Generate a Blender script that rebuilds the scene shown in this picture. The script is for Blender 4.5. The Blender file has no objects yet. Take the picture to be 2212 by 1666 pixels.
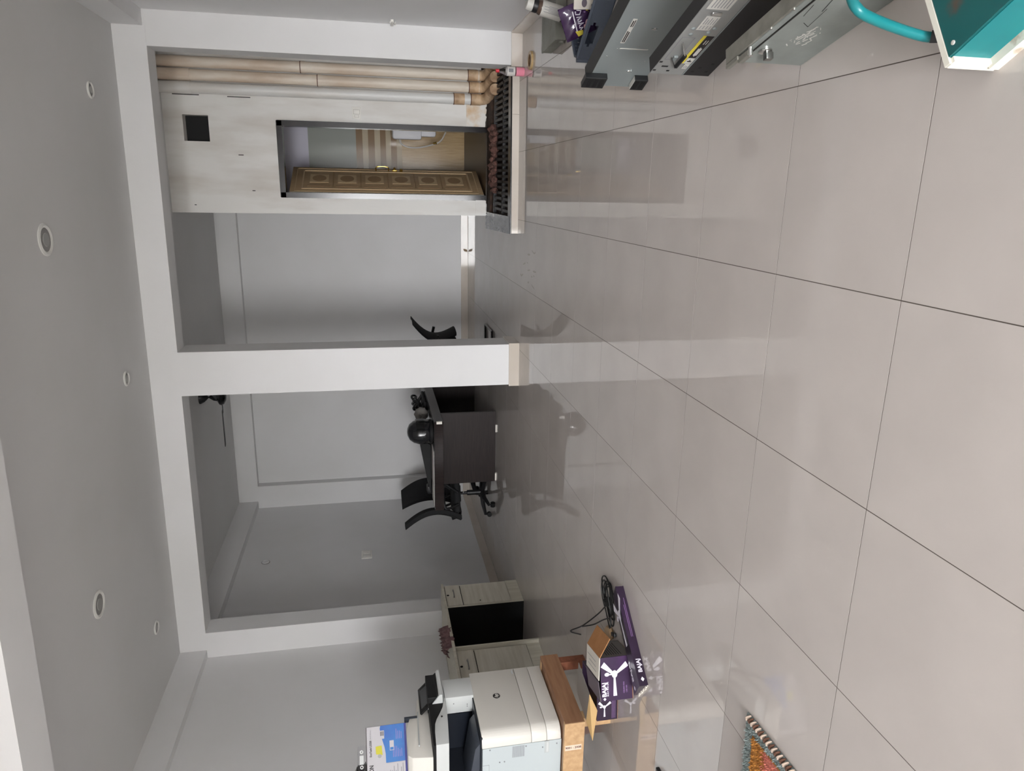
import bpy, bmesh, math, random
from mathutils import Vector, Matrix
random.seed(7)
SC = bpy.context.scene
COL = SC.collection
PI = math.pi

# ------------------------------------------------------------------ camera (photo is turned a quarter: world up points to image left)
cam_d = bpy.data.cameras.new('camera')
cam = bpy.data.objects.new('camera', cam_d); COL.objects.link(cam); SC.camera = cam
cam_d.sensor_fit = 'HORIZONTAL'; cam_d.sensor_width = 36.0
cam_d.lens = 1520.05 / 2212.0 * 36.0
cam_d.clip_start = 0.02; cam_d.clip_end = 200
_r = Vector((0.96345178, 0.26552179, -0.03548034))
_d = Vector((0.0174445, -0.19435396, -0.98077634))
_f = Vector((-0.26731323, 0.94431177, -0.19188257))
_m = Matrix(((_d.x, _r.x, -_f.x), (_d.y, _r.y, -_f.y), (_d.z, _r.z, -_f.z))).to_4x4()
_m.translation = Vector((0, 0, 1.3677))
cam.matrix_world = _m

# ------------------------------------------------------------------ world, daylight, exposure
W = bpy.data.worlds.new('sky'); SC.world = W; W.use_nodes = True
wn = W.node_tree.nodes; bg = wn['Background']
bg.inputs['Color'].default_value = (0.985, 0.99, 1.0, 1)
bg.inputs['Strength'].default_value = 44.0
SC.view_settings.view_transform = 'Standard'
SC.view_settings.look = 'None'
SC.view_settings.exposure = 0.3
SC.view_settings.gamma = 1.0
SC.view_settings.use_curve_mapping = False
SC.cycles.use_denoising = True
SC.cycles.max_bounces = 12
SC.cycles.diffuse_bounces = 7
SC.cycles.glossy_bounces = 5

YF0 = -4.0            # street front
OPEN = [(-2.0, 0.0)]     # the street opening
HEAD = 2.3
def portal(x0, x1):
    l = bpy.data.lights.new('street_daylight', 'AREA'); l.shape = 'RECTANGLE'
    l.size = x1 - x0; l.size_y = HEAD; l.cycles.is_portal = True
    o = bpy.data.objects.new('street_daylight', l); COL.objects.link(o)
    o.location = ((x0 + x1) / 2, YF0 - 0.12, HEAD / 2); o.rotation_euler = (PI / 2, 0, 0)
for a, b in OPEN: portal(a, b)

# ------------------------------------------------------------------ materials
def lin(c): 
    c = c / 255.0
    return c / 12.92 if c <= 0.04045 else ((c + 0.055) / 1.055) ** 2.4
def rgb(c): return (lin(c[0]), lin(c[1]), lin(c[2]), 1)
MATS = {}
def mat(name, col, rough=0.5, metal=0.0, col2=None, nscale=6.0, stretch=(1, 1, 1), contrast=(0.35, 0.65), bump=0.0, bscale=60.0,
        spec=0.5, coat=0.0, trans=0.0, ior=1.45, detail=4.0, emit=0.0, wave=None, alpha=1.0):
    m = bpy.data.materials.new(name); m.use_nodes = True
    nt = m.node_tree; b = nt.nodes['Principled BSDF']
    b.inputs['Base Color'].default_value = rgb(col)
    b.inputs['Roughness'].default_value = rough
    b.inputs['Metallic'].default_value = metal
    b.inputs['Specular IOR Level'].default_value = spec
    b.inputs['Coat Weight'].default_value = coat
    b.inputs['Coat Roughness'].default_value = 0.05
    b.inputs['Transmission Weight'].default_value = trans
    b.inputs['IOR'].default_value = ior
    b.inputs['Alpha'].default_value = alpha
    if emit:
        b.inputs['Emission Color'].default_value = rgb(col); b.inputs['Emission Strength'].default_value = emit
    if col2 or bump:
        tc = nt.nodes.new('ShaderNodeTexCoord'); mp = nt.nodes.new('ShaderNodeMapping')
        mp.inputs['Scale'].default_value = stretch
        nt.links.new(tc.outputs['Object'], mp.inputs['Vector'])
    if col2:
        if wave:
            n = nt.nodes.new('ShaderNodeTexWave'); n.inputs['Scale'].default_value = nscale
            n.bands_direction = wave; n.inputs['Distortion'].default_value = 1.5; n.inputs['Detail'].default_value = detail
            out = n.outputs['Fac']
        else:
            n = nt.nodes.new('ShaderNodeTexNoise'); n.inputs['Scale'].default_value = nscale; n.inputs['Detail'].default_value = detail
            out = n.outputs['Fac']
        nt.links.new(mp.outputs['Vector'], n.inputs['Vector'])
        r = nt.nodes.new('ShaderNodeValToRGB')
        r.color_ramp.elements[0].position = contrast[0]; r.color_ramp.elements[0].color = rgb(col)
        r.color_ramp.elements[1].position = contrast[1]; r.color_ramp.elements[1].color = rgb(col2)
        nt.links.new(out, r.inputs['Fac']); nt.links.new(r.outputs['Color'], b.inputs['Base Color'])
    if bump:
        n2 = nt.nodes.new('ShaderNodeTexNoise'); n2.inputs['Scale'].default_value = bscale; n2.inputs['Detail'].default_value = 3
        nt.links.new(mp.outputs['Vector'], n2.inputs['Vector'])
        bp = nt.nodes.new('ShaderNodeBump'); bp.inputs['Strength'].default_value = bump; bp.inputs['Distance'].default_value = 0.004
        nt.links.new(n2.outputs['Fac'], bp.inputs['Height']); nt.links.new(bp.outputs['Normal'], b.inputs['Normal'])
    MATS[name] = m
    return m
mat('paint', (217, 217, 218), 0.55, col2=(212, 212, 212), nscale=1.3, bump=0.05, bscale=90)
mat('ceiling_paint', (208, 208, 208), 0.7, col2=(203, 203, 202), nscale=1.1)
mat('tile', (181, 174, 169), 0.0, col2=(188, 181, 176), nscale=3.0, contrast=(0.3, 0.7), spec=0.85)
mat('grout', (84, 77, 70), 0.9)
mat('skirting', (192, 183, 172), 0.05, col2=(200, 192, 183), nscale=4)
mat('plaster', (227, 226, 223), 0.85, col2=(196, 189, 180), nscale=3.2, stretch=(1.5, 1, 0.35), contrast=(0.42, 0.8), bump=0.25, bscale=35, detail=8)
mat('stained_plaster', (226, 223, 217), 0.85, col2=(205, 165, 108), nscale=6, contrast=(0.46, 0.72), bump=0.3, bscale=30)
mat('pvc', (222, 212, 198), 0.45, col2=(176, 142, 106), nscale=3.0, stretch=(2, 2, 0.5), contrast=(0.45, 0.85), detail=8)
mat('pvc_brown', (206, 178, 146), 0.5, col2=(128, 92, 60), nscale=9, contrast=(0.4, 0.75), detail=8)
mat('pvc_white', (220, 220, 218), 0.4, col2=(205, 198, 188), nscale=3, stretch=(2, 2, 0.4), contrast=(0.45, 0.8))
mat('granite', (122, 126, 130), 0.2, col2=(102, 106, 110), nscale=7, stretch=(4, 1, 1), contrast=(0.4, 0.65), detail=8)
mat('granite_edge', (30, 28, 28), 0.25)
mat('pit', (44, 36, 31), 0.9, col2=(70, 52, 42), nscale=25)
mat('grate_iron', (66, 66, 68), 0.55, 0.3, col2=(44, 42, 42), nscale=20)
mat('rubble', (112, 78, 70), 0.95, col2=(70, 50, 44), nscale=30, bump=0.5, bscale=80)
mat('frame_dark', (24, 20, 21), 0.2)
mat('door_brown', (174, 150, 118), 0.45, col2=(160, 134, 102), nscale=10, stretch=(8, 8, 0.6))
mat('door_light', (196, 172, 138), 0.4)
mat('door_mid', (192, 169, 134), 0.45)
mat('door_deep', (150, 124, 94), 0.5)
mat('gold', (214, 178, 92), 0.25, 1.0)
mat('bath_green', (168, 172, 165), 0.12)
mat('bath_beige', (190, 176, 150), 0.15)
mat('bath_brown', (138, 112, 82), 0.15)
mat('bath_wood', (176, 150, 108), 0.2, col2=(156, 128, 86), nscale=14, stretch=(9, 9, 0.5))
mat('bath_paint', (214, 212, 226), 0.6)
mat('bath_floor', (66, 52, 40), 0.35)
mat('ceramic', (226, 226, 230), 0.08)
mat('hose', (206, 202, 196), 0.35)
mat('switch_white', (228, 226, 220), 0.35)
mat('switch_line', (150, 146, 140), 0.5)
mat('black_gloss', (16, 16, 17), 0.22)
mat('black_plastic', (20, 20, 22), 0.45)
mat('black_matte', (13, 13, 14), 0.7)
mat('chair_fabric', (20, 20, 22), 0.85, bump=0.2, bscale=300)
mat('wenge', (42, 34, 33), 0.35, col2=(32, 26, 26), nscale=9, stretch=(0.7, 0.7, 9))
mat('wenge_top', (44, 37, 36), 0.14, col2=(36, 30, 30), nscale=9, stretch=(9, 0.7, 1))
mat('cream_white', (226, 222, 214), 0.5)
mat('ash_laminate', (196, 192, 178), 0.4, col2=(178, 173, 158), nscale=3.0, stretch=(9, 9, 0.7), contrast=(0.35, 0.7), detail=7)
mat('ash_horizontal', (198, 194, 182), 0.4, col2=(182, 177, 163), nscale=3.0, stretch=(9, 0.7, 9), detail=7)
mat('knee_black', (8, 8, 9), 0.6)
mat('groove', (26, 23, 20), 0.8)
mat('steel', (150, 150, 148), 0.3, 1.0)
mat('bag_cloth', (128, 100, 100), 0.9, col2=(96, 72, 74), nscale=40)
mat('printer_white', (192, 195, 194), 0.35)
mat('printer_front', (212, 209, 202), 0.4)
mat('printer_cool', (178, 186, 188), 0.35)
mat('printer_grey', (176, 180, 180), 0.4)
mat('printer_dark', (26, 30, 38), 0.3)
mat('printer_tray', (58, 63, 72), 0.35)
mat('screen', (62, 64, 66), 0.15)
mat('pine', (190, 157, 118), 0.6, col2=(172, 138, 100), nscale=4, stretch=(7, 0.8, 7), detail=6)
mat('pine_dark', (148, 110, 82), 0.65, col2=(128, 92, 66), nscale=4, stretch=(7, 0.8, 7), detail=6)
mat('redwood', (140, 86, 62), 0.6, col2=(120, 70, 48), nscale=6, stretch=(1, 7, 7))
mat('sticker', (226, 196, 176), 0.5)
mat('ink', (36, 30, 30), 0.6)
mat('ink_grey', (128, 128, 132), 0.6)
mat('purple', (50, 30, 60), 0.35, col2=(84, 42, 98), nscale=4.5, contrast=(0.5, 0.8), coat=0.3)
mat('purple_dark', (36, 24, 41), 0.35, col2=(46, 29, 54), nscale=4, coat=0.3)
mat('purple_grey', (88, 78, 88), 0.5)
mat('print_white', (222, 218, 228), 0.45)
mat('print_lilac', (150, 116, 168), 0.5)
mat('kraft', (168, 120, 76), 0.75, col2=(154, 106, 64), nscale=12)
mat('kraft_light', (184, 152, 104), 0.75)
mat('card_white', (206, 200, 190), 0.6)
mat('card_silver', (120, 116, 112), 0.4)
mat('cable', (16, 15, 15), 0.5)
mat('mat_grey', (146, 157, 155), 0.95, col2=(116, 127, 126), nscale=90, bump=0.8, bscale=200)
mat('mat_orange', (186, 128, 58), 0.95, col2=(146, 94, 40), nscale=70, bump=0.8, bscale=160)
mat('mat_pink', (196, 118, 102), 0.95, col2=(166, 90, 76), nscale=70, bump=0.8, bscale=160)
mat('stitch_brown', (96, 66, 52), 0.9)
mat('stitch_cream', (196, 176, 160), 0.9)
mat('teal', (20, 108, 112), 0.35, col2=(24, 116, 118), nscale=8)
mat('teal_rust', (22, 84, 84), 0.4, col2=(92, 62, 48), nscale=11, contrast=(0.58, 0.74), detail=5)
mat('white_enamel', (218, 214, 202), 0.4, col2=(150, 124, 98), nscale=22, contrast=(0.62, 0.78))
mat('galvanised', (150, 156, 152), 0.42, 0.5, col2=(130, 135, 131), nscale=7, contrast=(0.3, 0.7), detail=6)
mat('galv_lip', (142, 140, 132), 0.5, 0.5, col2=(120, 118, 110), nscale=12)
mat('server_silver', (150, 158, 158), 0.38, 0.5, col2=(144, 151, 151), nscale=3)
mat('server_silver_warm', (160, 162, 160), 0.38, 0.5, col2=(146, 147, 145), nscale=5)
mat('server_black', (22, 21, 22), 0.5)
mat('label_white', (186, 184, 178), 0.5)
mat('label_yellow', (206, 190, 60), 0.5)
mat('chrome', (214, 214, 212), 0.2, 1.0)
mat('crate', (82, 90, 104), 0.45, bump=0.5, bscale=160)
mat('snack_purple', (58, 36, 70), 0.25, coat=0.4)
mat('snack_pink', (224, 180, 186), 0.4)
mat('box_grey', (130, 130, 122), 0.55, col2=(116, 116, 108), nscale=9)
mat('amber', (78, 62, 52), 0.15)
mat('tape', (176, 150, 108), 0.35)
mat('tape_core', (110, 84, 58), 0.7)
mat('pink_liquid', (226, 140, 160), 0.15)
mat('clear', (240, 240, 242), 0.06, trans=1.0, ior=1.2)
mat('red_cap', (196, 30, 48), 0.35)
mat('light_rim', (214, 214, 210), 0.35)
mat('light_lens', (150, 150, 147), 0.3)
mat('light_dark', (140, 139, 136), 0.4)
mat('epson_white', (176, 174, 178), 0.5)
mat('epson_blue', (34, 104, 172), 0.4, col2=(44, 56, 150), nscale=3.5, contrast=(0.4, 0.7))
mat('epson_navy', (44, 44, 120), 0.45)
mat('print_olive', (186, 180, 40), 0.5)
mat('print_grey', (150, 152, 150), 0.5)
mat('pavement', (150, 146, 140), 0.9, col2=(136, 132, 126), nscale=4)
mat('street_wall', (190, 186, 180), 0.9)
mat('helmet', (24, 25, 28), 0.2, coat=0.5)
mat('grey_cloth', (136, 132, 128), 0.95)
mat('paper', (206, 202, 198), 0.8)
mat('scuff', (160, 153, 147), 0.08)

# ------------------------------------------------------------------ mesh helpers
def V(*a): return Vector(a)
def B(): return bmesh.new()
def face_q(bm, pts): return bm.faces.new([bm.verts.new(p) for p in pts])
def box(bm, lo, hi, M=None, bev=0.0, seg=2):
    t = B(); x0, y0, z0 = lo; x1, y1, z1 = hi
    bmesh.ops.create_cube(t, size=1.0)
    bmesh.ops.transform(t, verts=t.verts, matrix=Matrix.Translation(((x0 + x1) / 2, (y0 + y1) / 2, (z0 + z1) / 2)) @ Matrix.Diagonal((x1 - x0, y1 - y0, z1 - z0, 1)))
    if bev: bmesh.ops.bevel(t, geom=t.edges[:], offset=bev, segments=seg, profile=0.5, affect='EDGES')
    join(bm, t, M)
def join(bm, t, M=None):
    if M is not None: bmesh.ops.transform(t, verts=t.verts, matrix=M)
    me = bpy.data.meshes.new('tmp'); t.to_mesh(me); t.free(); bm.from_mesh(me); bpy.data.meshes.remove(me)
def prism(bm, poly, z0, z1, M=None, bev=0.0):
    """poly: xy points counter-clockwise; extruded along z"""
    t = B(); n = len(poly)
    lo = [t.verts.new((p[0], p[1], z0)) for p in poly]; hi = [t.verts.new((p[0], p[1], z1)) for p in poly]
    t.faces.new(lo[::-1]); t.faces.new(hi)
    for i in range(n): t.faces.new((lo[i], lo[(i + 1) % n], hi[(i + 1) % n], hi[i]))
    bmesh.ops.recalc_face_normals(t, faces=t.faces)
    if bev: bmesh.ops.bevel(t, geom=t.edges[:], offset=bev, segments=2, profile=0.5, affect='EDGES')
    join(bm, t, M)
def frame(o, r, u):
    """matrix with local x=r, y=u, z=r x u at o"""
    r = Vector(r).normalized(); u = Vector(u); u = (u - r * u.dot(r)).normalized(); n = r.cross(u)
    m = Matrix((( r.x, u.x, n.x), (r.y, u.y, n.y), (r.z, u.z, n.z))).to_4x4(); m.translation = Vector(o); return m
def yz_prism(bm, poly, x0, x1, bev=0.0):
    """poly in (y,z), extruded along x"""
    M = frame((x0, 0, 0), (0, 1, 0), (0, 0, 1)); prism(bm, poly, 0, x1 - x0, M, bev)
def xz_prism(bm, poly, y0, y1, bev=0.0):
    M = frame((0, y1, 0), (1, 0, 0), (0, 0, 1)); prism(bm, poly, 0, y1 - y0, M, bev)
def cyl(bm, a, b, r, r2=None, n=16, cap=True):
    a, b = Vector(a), Vector(b); d = b - a; L = d.length
    t = B(); bmesh.ops.create_cone(t, cap_ends=cap, segments=n, radius1=r, radius2=r if r2 is None else r2, depth=L)
    q = Vector((0, 0, 1)).rotation_difference(d.normalized()).to_matrix().to_4x4(); q.translation = (a + b) / 2
    join(bm, t, q)
def tube(bm, pts, r, n=10, closed=False, cap=True):
    pts = [Vector(p) for p in pts]; N = len(pts)
    rr = r if isinstance(r, (list, tuple)) else [r] * N
    rings = []; prev = None
    for i, p in enumerate(pts):
        if closed: d = pts[(i + 1) % N] - pts[i - 1]
        else: d = pts[min(i + 1, N - 1)] - pts[max(i - 1, 0)]
        d.normalize()
        if prev is None:
            up = Vector((0, 0, 1)) if abs(d.z) < 0.9 else Vector((1, 0, 0))
            nx = d.cross(up).normalized()
        else:
            nx = (prev - d * prev.dot(d))
            if nx.length < 1e-6: nx = d.orthogonal()
            nx.normalize()
        prev = nx; ny = d.cross(nx)
        rings.append([bm.verts.new(p + (nx * math.cos(2 * PI * k / n) + ny * math.sin(2 * PI * k / n)) * rr[i]) for k in range(n)])
    M = N if closed else N - 1
    for i in range(M):
        A, C = rings[i], rings[(i + 1) % N]
        for k in range(n): bm.faces.new((A[k], A[(k + 1) % n], C[(k + 1) % n], C[k]))
    if cap and not closed:
        bm.faces.new(rings[0][::-1]); bm.faces.new(rings[-1])
def smooth_path(pts, sub=6, closed=False):
    pts = [Vector(p) for p in pts]; N = len(pts); out = []
    rng = range(N) if closed else range(N - 1)
    for i in rng:
        if closed: p0, p1, p2, p3 = pts[i - 1], pts[i], pts[(i + 1) % N], pts[(i + 2) % N]
        else: p0, p1, p2, p3 = pts[max(i - 1, 0)], pts[i], pts[i + 1], pts[min(i + 2, N - 1)]
        for k in range(sub):
            t = k / sub
            out.append(0.5 * ((2 * p1) + (p2 - p0) * t + (2 * p0 - 5 * p1 + 4 * p2 - p3) * t * t + (3 * p1 - p0 - 3 * p2 + p3) * t ** 3))
    if not closed: out.append(pts[-1])
    return out
def lathe(bm, prof, o=(0, 0, 0), n=24, M=None):
    """prof: (r,z) pairs"""
    t = B(); rings = []
    for r, z in prof:
        if r < 1e-5: rings.append([t.verts.new((0, 0, z))])
        else: rings.append([t.verts.new((r * math.cos(2 * PI * k / n), r * math.sin(2 * PI * k / n), z)) for k in range(n)])
    for A, C in zip(rings, rings[1:]):
        for k in range(n):
            a, b2 = A[k % len(A)], A[(k + 1) % len(A)]; c, d = C[(k + 1) % len(C)], C[k % len(C)]
            vs = []
            for v in (a, b2, c, d):
                if v not in vs: vs.append(v)
            if len(vs) > 2: t.faces.new(vs)
    bmesh.ops.recalc_face_normals(t, faces=t.faces)
    T = Matrix.Translation(o)
    join(bm, t, T if M is None else M @ T)
def flat(bm, poly, M=None, th=0.0006):
    prism(bm, poly, 0, th, M)
def ell(cx, cy, rx, ry, n=20, a=0):
    return [(cx + rx * math.cos(2 * PI * k / n) * math.cos(a) - ry * math.sin(2 * PI * k / n) * math.sin(a),
             cy + rx * math.cos(2 * PI * k / n) * math.sin(a) + ry * math.sin(2 * PI * k / n) * math.cos(a)) for k in range(n)]
def rect(x0, y0, x1, y1): return [(x0, y0), (x1, y0), (x1, y1), (x0, y1)]
SMOOTH_ANGLE = math.radians(38)
def obj(name, bm, material, parent=None, smooth=False, fix=True):
    if fix: bmesh.ops.recalc_face_normals(bm, faces=bm.faces)
    me = bpy.data.meshes.new(name); bm.to_mesh(me); bm.free()
    me.materials.append(MATS[material])
    if smooth:
        me.polygons.foreach_set('use_smooth', [True] * len(me.polygons))
        me.set_sharp_from_angle(angle=SMOOTH_ANGLE)
    o = bpy.data.objects.new(name, me); COL.objects.link(o)
    if parent: o.parent = parent
    return o
def tag(o, label, cat, group=None, kind=None):
    o['label'] = label; o['category'] = cat
    if group: o['group'] = group
    if kind: o['kind'] = kind
    return o
def thing(name, label, cat, loc=(0, 0, 0), rotz=0.0, group=None):
    o = bpy.data.objects.new(name, None); COL.objects.link(o)
    o.empty_display_size = 0.1
    o.location = loc; o.rotation_euler = (0, 0, rotz)
    return tag(o, label, cat, group)
def struct(name, bm, m, parent=None, label=None, smooth=False):
    o = obj(name, bm, m, parent, smooth)
    if parent is None: o['kind'] = 'structure'
    if label: o['label'] = label
    return o
def copy_tree(o, parent=None):
    c = o.copy(); COL.objects.link(c); c.parent = parent
    for ch in list(o.children): copy_tree(ch, c)
    return c
_fonts = {}
def text(name, body, size, M, material, parent, align='CENTER', shear=0.0, bold=0.0, xscale=1.0, th=0.0006):
    cu = bpy.data.curves.new('txt', 'FONT'); cu.body = body; cu.size = size; cu.align_x = align; cu.align_y = 'CENTER'
    cu.shear = shear; cu.offset = bold; cu.extrude = th / 2; cu.resolution_u = 3
    t = bpy.data.objects.new('txt', cu); COL.objects.link(t)
    dg = bpy.context.evaluated_depsgraph_get()
    me = bpy.data.meshes.new_from_object(t.evaluated_get(dg))
    bpy.data.objects.remove(t); bpy.data.curves.remove(cu)
    me.transform(M @ Matrix.Diagonal((xscale, 1, 1, 1))); me.materials.clear(); me.materials.append(MATS[material])
    me.name = name
    o = bpy.data.objects.new(name, me); COL.objects.link(o); o.parent = parent
    return o
def decal(name, polys, M, material, parent, th=0.0006):
    bm = B()
    for p in polys: flat(bm, p, M, th)
    o = obj(name, bm, material, parent)
    if name in ('small_print', 'print_lines', 'scratch', 'label_drawing', 'label_bars', 'print', 'data_label', 'yellow_print'): o['kind'] = 'stuff'   # print too fine to pick apart
    return o
def on(M, x, y, dz=0.0): return M @ Matrix.Translation((x, y, dz))

# ------------------------------------------------------------------ setting
def F(x): return 6.487 + 0.0437 * x            # plane of the beam, column and pillars
def T(x): return 7.95 + 0.03 * x               # plaster wall of the wash room
def BK(x): return 10.06 + 0.0174 * x           # back wall
XL, XR, XLB = -4.405, 1.32, -4.50
CEIL, CEILB, BEAM = 3.283, 3.33, 3.039

# floor: grout bed with individual tiles
bm = B(); box(bm, (XLB - .05, YF0 - .1, -0.06), (XR + .05, 10.2, -0.0006))
floor = struct('floor', bm, 'grout')
gx, gy, S = -0.43693 * 0.6, 2.68258 * 0.6, 0.6
tile_cache = {}
def tile_mesh(w, h):
    k = (round(w, 3), round(h, 3))
    if k not in tile_cache:
        t = B(); box(t, (-w / 2, -h / 2, -0.008), (w / 2, h / 2, 0.0))
        me = bpy.data.meshes.new('floor_tile'); t.to_mesh(me); t.free(); me.materials.append(MATS['tile']); tile_cache[k] = me
    return tile_cache[k]
G = 0.0015
for i in range(-9, 5):
    for j in range(-13, 16):
        x0, x1 = gx + i * S + G, gx + (i + 1) * S - G
        y0, y1 = gy + j * S + G, gy + (j + 1) * S - G
        x0, x1 = max(x0, XLB), min(x1, XR); y0, y1 = max(y0, YF0), min(y1, BK(0) - .03)
        if x1 - x0 < 0.02 or y1 - y0 < 0.02: continue
        o = bpy.data.objects.new('floor_tile', tile_mesh(x1 - x0, y1 - y0)); COL.objects.link(o)
        o.parent = floor; o.location = ((x0 + x1) / 2, (y0 + y1) / 2, 0)

bm = B(); prism(bm, [(XLB - 4, -20), (7, -20), (3.5, YF0 - .1), (XLB - .3, YF0 - .1)], -0.2, -0.02)
struct('pavement', bm, 'pavement', label='grey pavement outside the street front')

# faint scuffs on the tiles
for k in range(13):
    bm = B(); cx_, cy_ = -.66 + random.uniform(-.16, .16), 6.25 + random.uniform(-.42, .42); a_ = random.uniform(1.0, 1.9)
    flat(bm, ell(cx_, cy_, random.uniform(.02, .075), random.uniform(.005, .012), 12, a_), Matrix.Translation((0, 0, .0002)), .0002)
    obj('scuff_mark', bm, 'scuff', floor)

# ceilings
bm = B(); prism(bm, [(XL - .2, YF0 - .3), (XR + .2, YF0 - .3), (XR + .2, F(XR) + .1), (XL - .2, F(XL) + .1)], CEIL, CEIL + 0.12)
struct('ceiling', bm, 'ceiling_paint')
bm = B(); prism(bm, [(XLB - .2, F(XLB) + .1), (XR + .2, F(XR) + .1), (XR + .2, 10.3), (XLB - .2, 10.3)], CEILB, CEILB + 0.12)
struct('ceiling', bm, 'ceiling_paint')

# side walls
bm = B(); prism(bm, [(XL - .2, YF0 - .3), (XL, YF0 - .3), (XL, F(XL) + .02), (XL - .2, F(XL) + .02)], -0.05, CEIL)
struct('wall_left', bm, 'paint')
bm = B(); prism(bm, [(XLB - .2, F(XLB) + .02), (XLB, F(XLB) + .02), (XLB, 10.3), (XLB - .2, 10.3)], -0.05, CEILB)
struct('wall_left', bm, 'paint')
bm = B(); prism(bm, [(XR, YF0 - .3), (XR + .2, YF0 - .3), (XR + .2, 10.3), (XR, 10.3)], -0.05, CEILB)
struct('wall_right', bm, 'paint')
# street front: header and pier between the openings
bm = B()
box(bm, (XL - .2, YF0 - .25, HEAD), (XR + .2, YF0, CEIL))
struct('wall_front', bm, 'paint')
xs = [XL - .2] + [v for ab in OPEN for v in ab] + [XR + .2]
bm = B()
for k in range(0, len(xs), 2):
    box(bm, (xs[k], YF0 - .25, -0.02), (xs[k + 1], YF0, HEAD))
struct('wall_front', bm, 'paint')

# back wall with raised frame
bm = B(); prism(bm, [(XLB - .2, BK(XLB)), (XR + .2, BK(XR)), (XR + .2, 10.4), (XLB - .2, 10.4)], -0.05, CEILB)
struct('wall_back', bm, 'paint')
bm = B(); prism(bm, [(XLB, BK(XLB) - .12), (-.25, BK(-.25) - .12), (-.25, BK(0) + .02), (XLB, BK(0) + .02)], 3.062, CEILB)
struct('beam', bm, 'paint', label='beam along the top of the back wall')
bm = B(); prism(bm, [(XLB, BK(XLB) - .12), (-4.165, BK(-4.165) - .12), (-4.165, BK(0) + .02), (XLB, BK(0) + .02)], 0, 3.062)
struct('pillar', bm, 'paint', label='flat pillar in the back left corner')
bm = B(); prism(bm, [(XLB, F(XLB) + .23), (-4.395, F(-4.395) + .23), (-4.395, BK(-4.4) - .1), (XLB, BK(-4.4) - .1)], 3.07, CEILB)
struct('beam', bm, 'paint', label='beam along the left wall of the back room')

# front beam line with column and pillars
bm = B(); prism(bm, [(XLB - .1, F(XLB)), (XR + .1, F(XR)), (XR + .1, F(XR) + .23), (XLB - .1, F(XLB) + .23)], BEAM, CEILB + .05)
struct('beam', bm, 'paint', label='white beam spanning the room above the column')
def post(name, x0, x1, d, label, sk_left=True, sk_right=True):
    bm = B(); prism(bm, [(x0, F(x0)), (x1, F(x1)), (x1, F(x1) + d), (x0, F(x0) + d)], 0, BEAM + .002)
    p = struct(name, bm, 'paint', label=label)
    bm = B(); e = 0.012
    a, b = (x0 - e if sk_left else x0), (x1 + e if sk_right else x1)
    prism(bm, [(a, F(a) - e), (b, F(b) - e), (b, F(b) + d + e), (a, F(a) + d + e)], 0.0, 0.1, bev=0.0015)
    obj('skirting', bm, 'skirting', p)
    return p
post('column', -1.803, -1.412, .31, 'square white column in the middle of the room')
post('pillar', XLB - .05, -4.142, .23, 'white pillar at the left wall under the beam', sk_left=False)
post('pillar', 1.052, XR + .06, .24, 'white pillar at the right wall under the beam', sk_right=False)
# beam across the near part of the ceiling
bm = B(); f0 = lambda x: 3.183 + .045 * x; f1 = lambda x: 3.452 + .045 * x
prism(bm, [(XL - .1, f0(XL)), (XR + .1, f0(XR)), (XR + .1, f1(XR)), (XL - .1, f1(XL))], BEAM, CEIL + .02)
struct('beam', bm, 'paint', label='ceiling beam crossing the near part of the room')
bm = B(); prism(bm, [(XL - .05, YF0), (-4.325, YF0), (-4.325, F(-4.3)), (XL - .05, F(-4.3))], BEAM + .003, CEIL + .02)
struct('beam', bm, 'paint', label='beam along the left wall of the near room')
bm = B(); prism(bm, [(1.2, YF0), (XR + .05, YF0), (XR + .05, F(XR)), (1.2, F(1.2))], 3.055, CEIL + .02)
struct('beam', bm, 'paint', label='beam along the right wall')

# skirting boards
def base(name, poly):
    bm = B(); prism(bm, poly, 0, 0.1, bev=0.0012); return struct(name, bm, 'skirting')
e = .014
base('baseboard_left', [(XL - .01, YF0), (XL + e, YF0), (XL + e, F(XL) - .012), (XL - .01, F(XL) - .012)])
base('baseboard_left', [(XLB - .01, F(XLB) + .25), (XLB + e, F(XLB) + .25), (XLB + e, 9.85), (XLB - .01, 9.85)])
base('baseboard_back', [(-4.16, BK(-4.16) - e), (-.3, BK(-.3) - e), (-.3, BK(0) + .01), (-4.16, BK(0) + .01)])
base('baseboard_back', [(XLB, BK(XLB) - .12 - e), (-4.15, BK(-4.15) - .12 - e), (-4.15, BK(-4.15) - .1), (XLB, BK(XLB) - .1)])
bb = bpy.data.objects['baseboard_back']
bm = B(); Ms = frame((-.83, BK(-.83) - e - .0004, .035), (1, 0, 0), (0, 0, 1))
for q in ((0, 0, .018, .024), (.012, .02, .010, .012), (-.01, -.018, .012, .008)): flat(bm, ell(q[0], q[1], q[2], q[3], 12), Ms, .0004)
obj('stain', bm, 'door_deep', bb)
base('baseboard_right', [(XR - e, YF0), (XR + .01, YF0), (XR + .01, F(XR) - .012), (XR - e, F(XR) - .012)])

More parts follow.
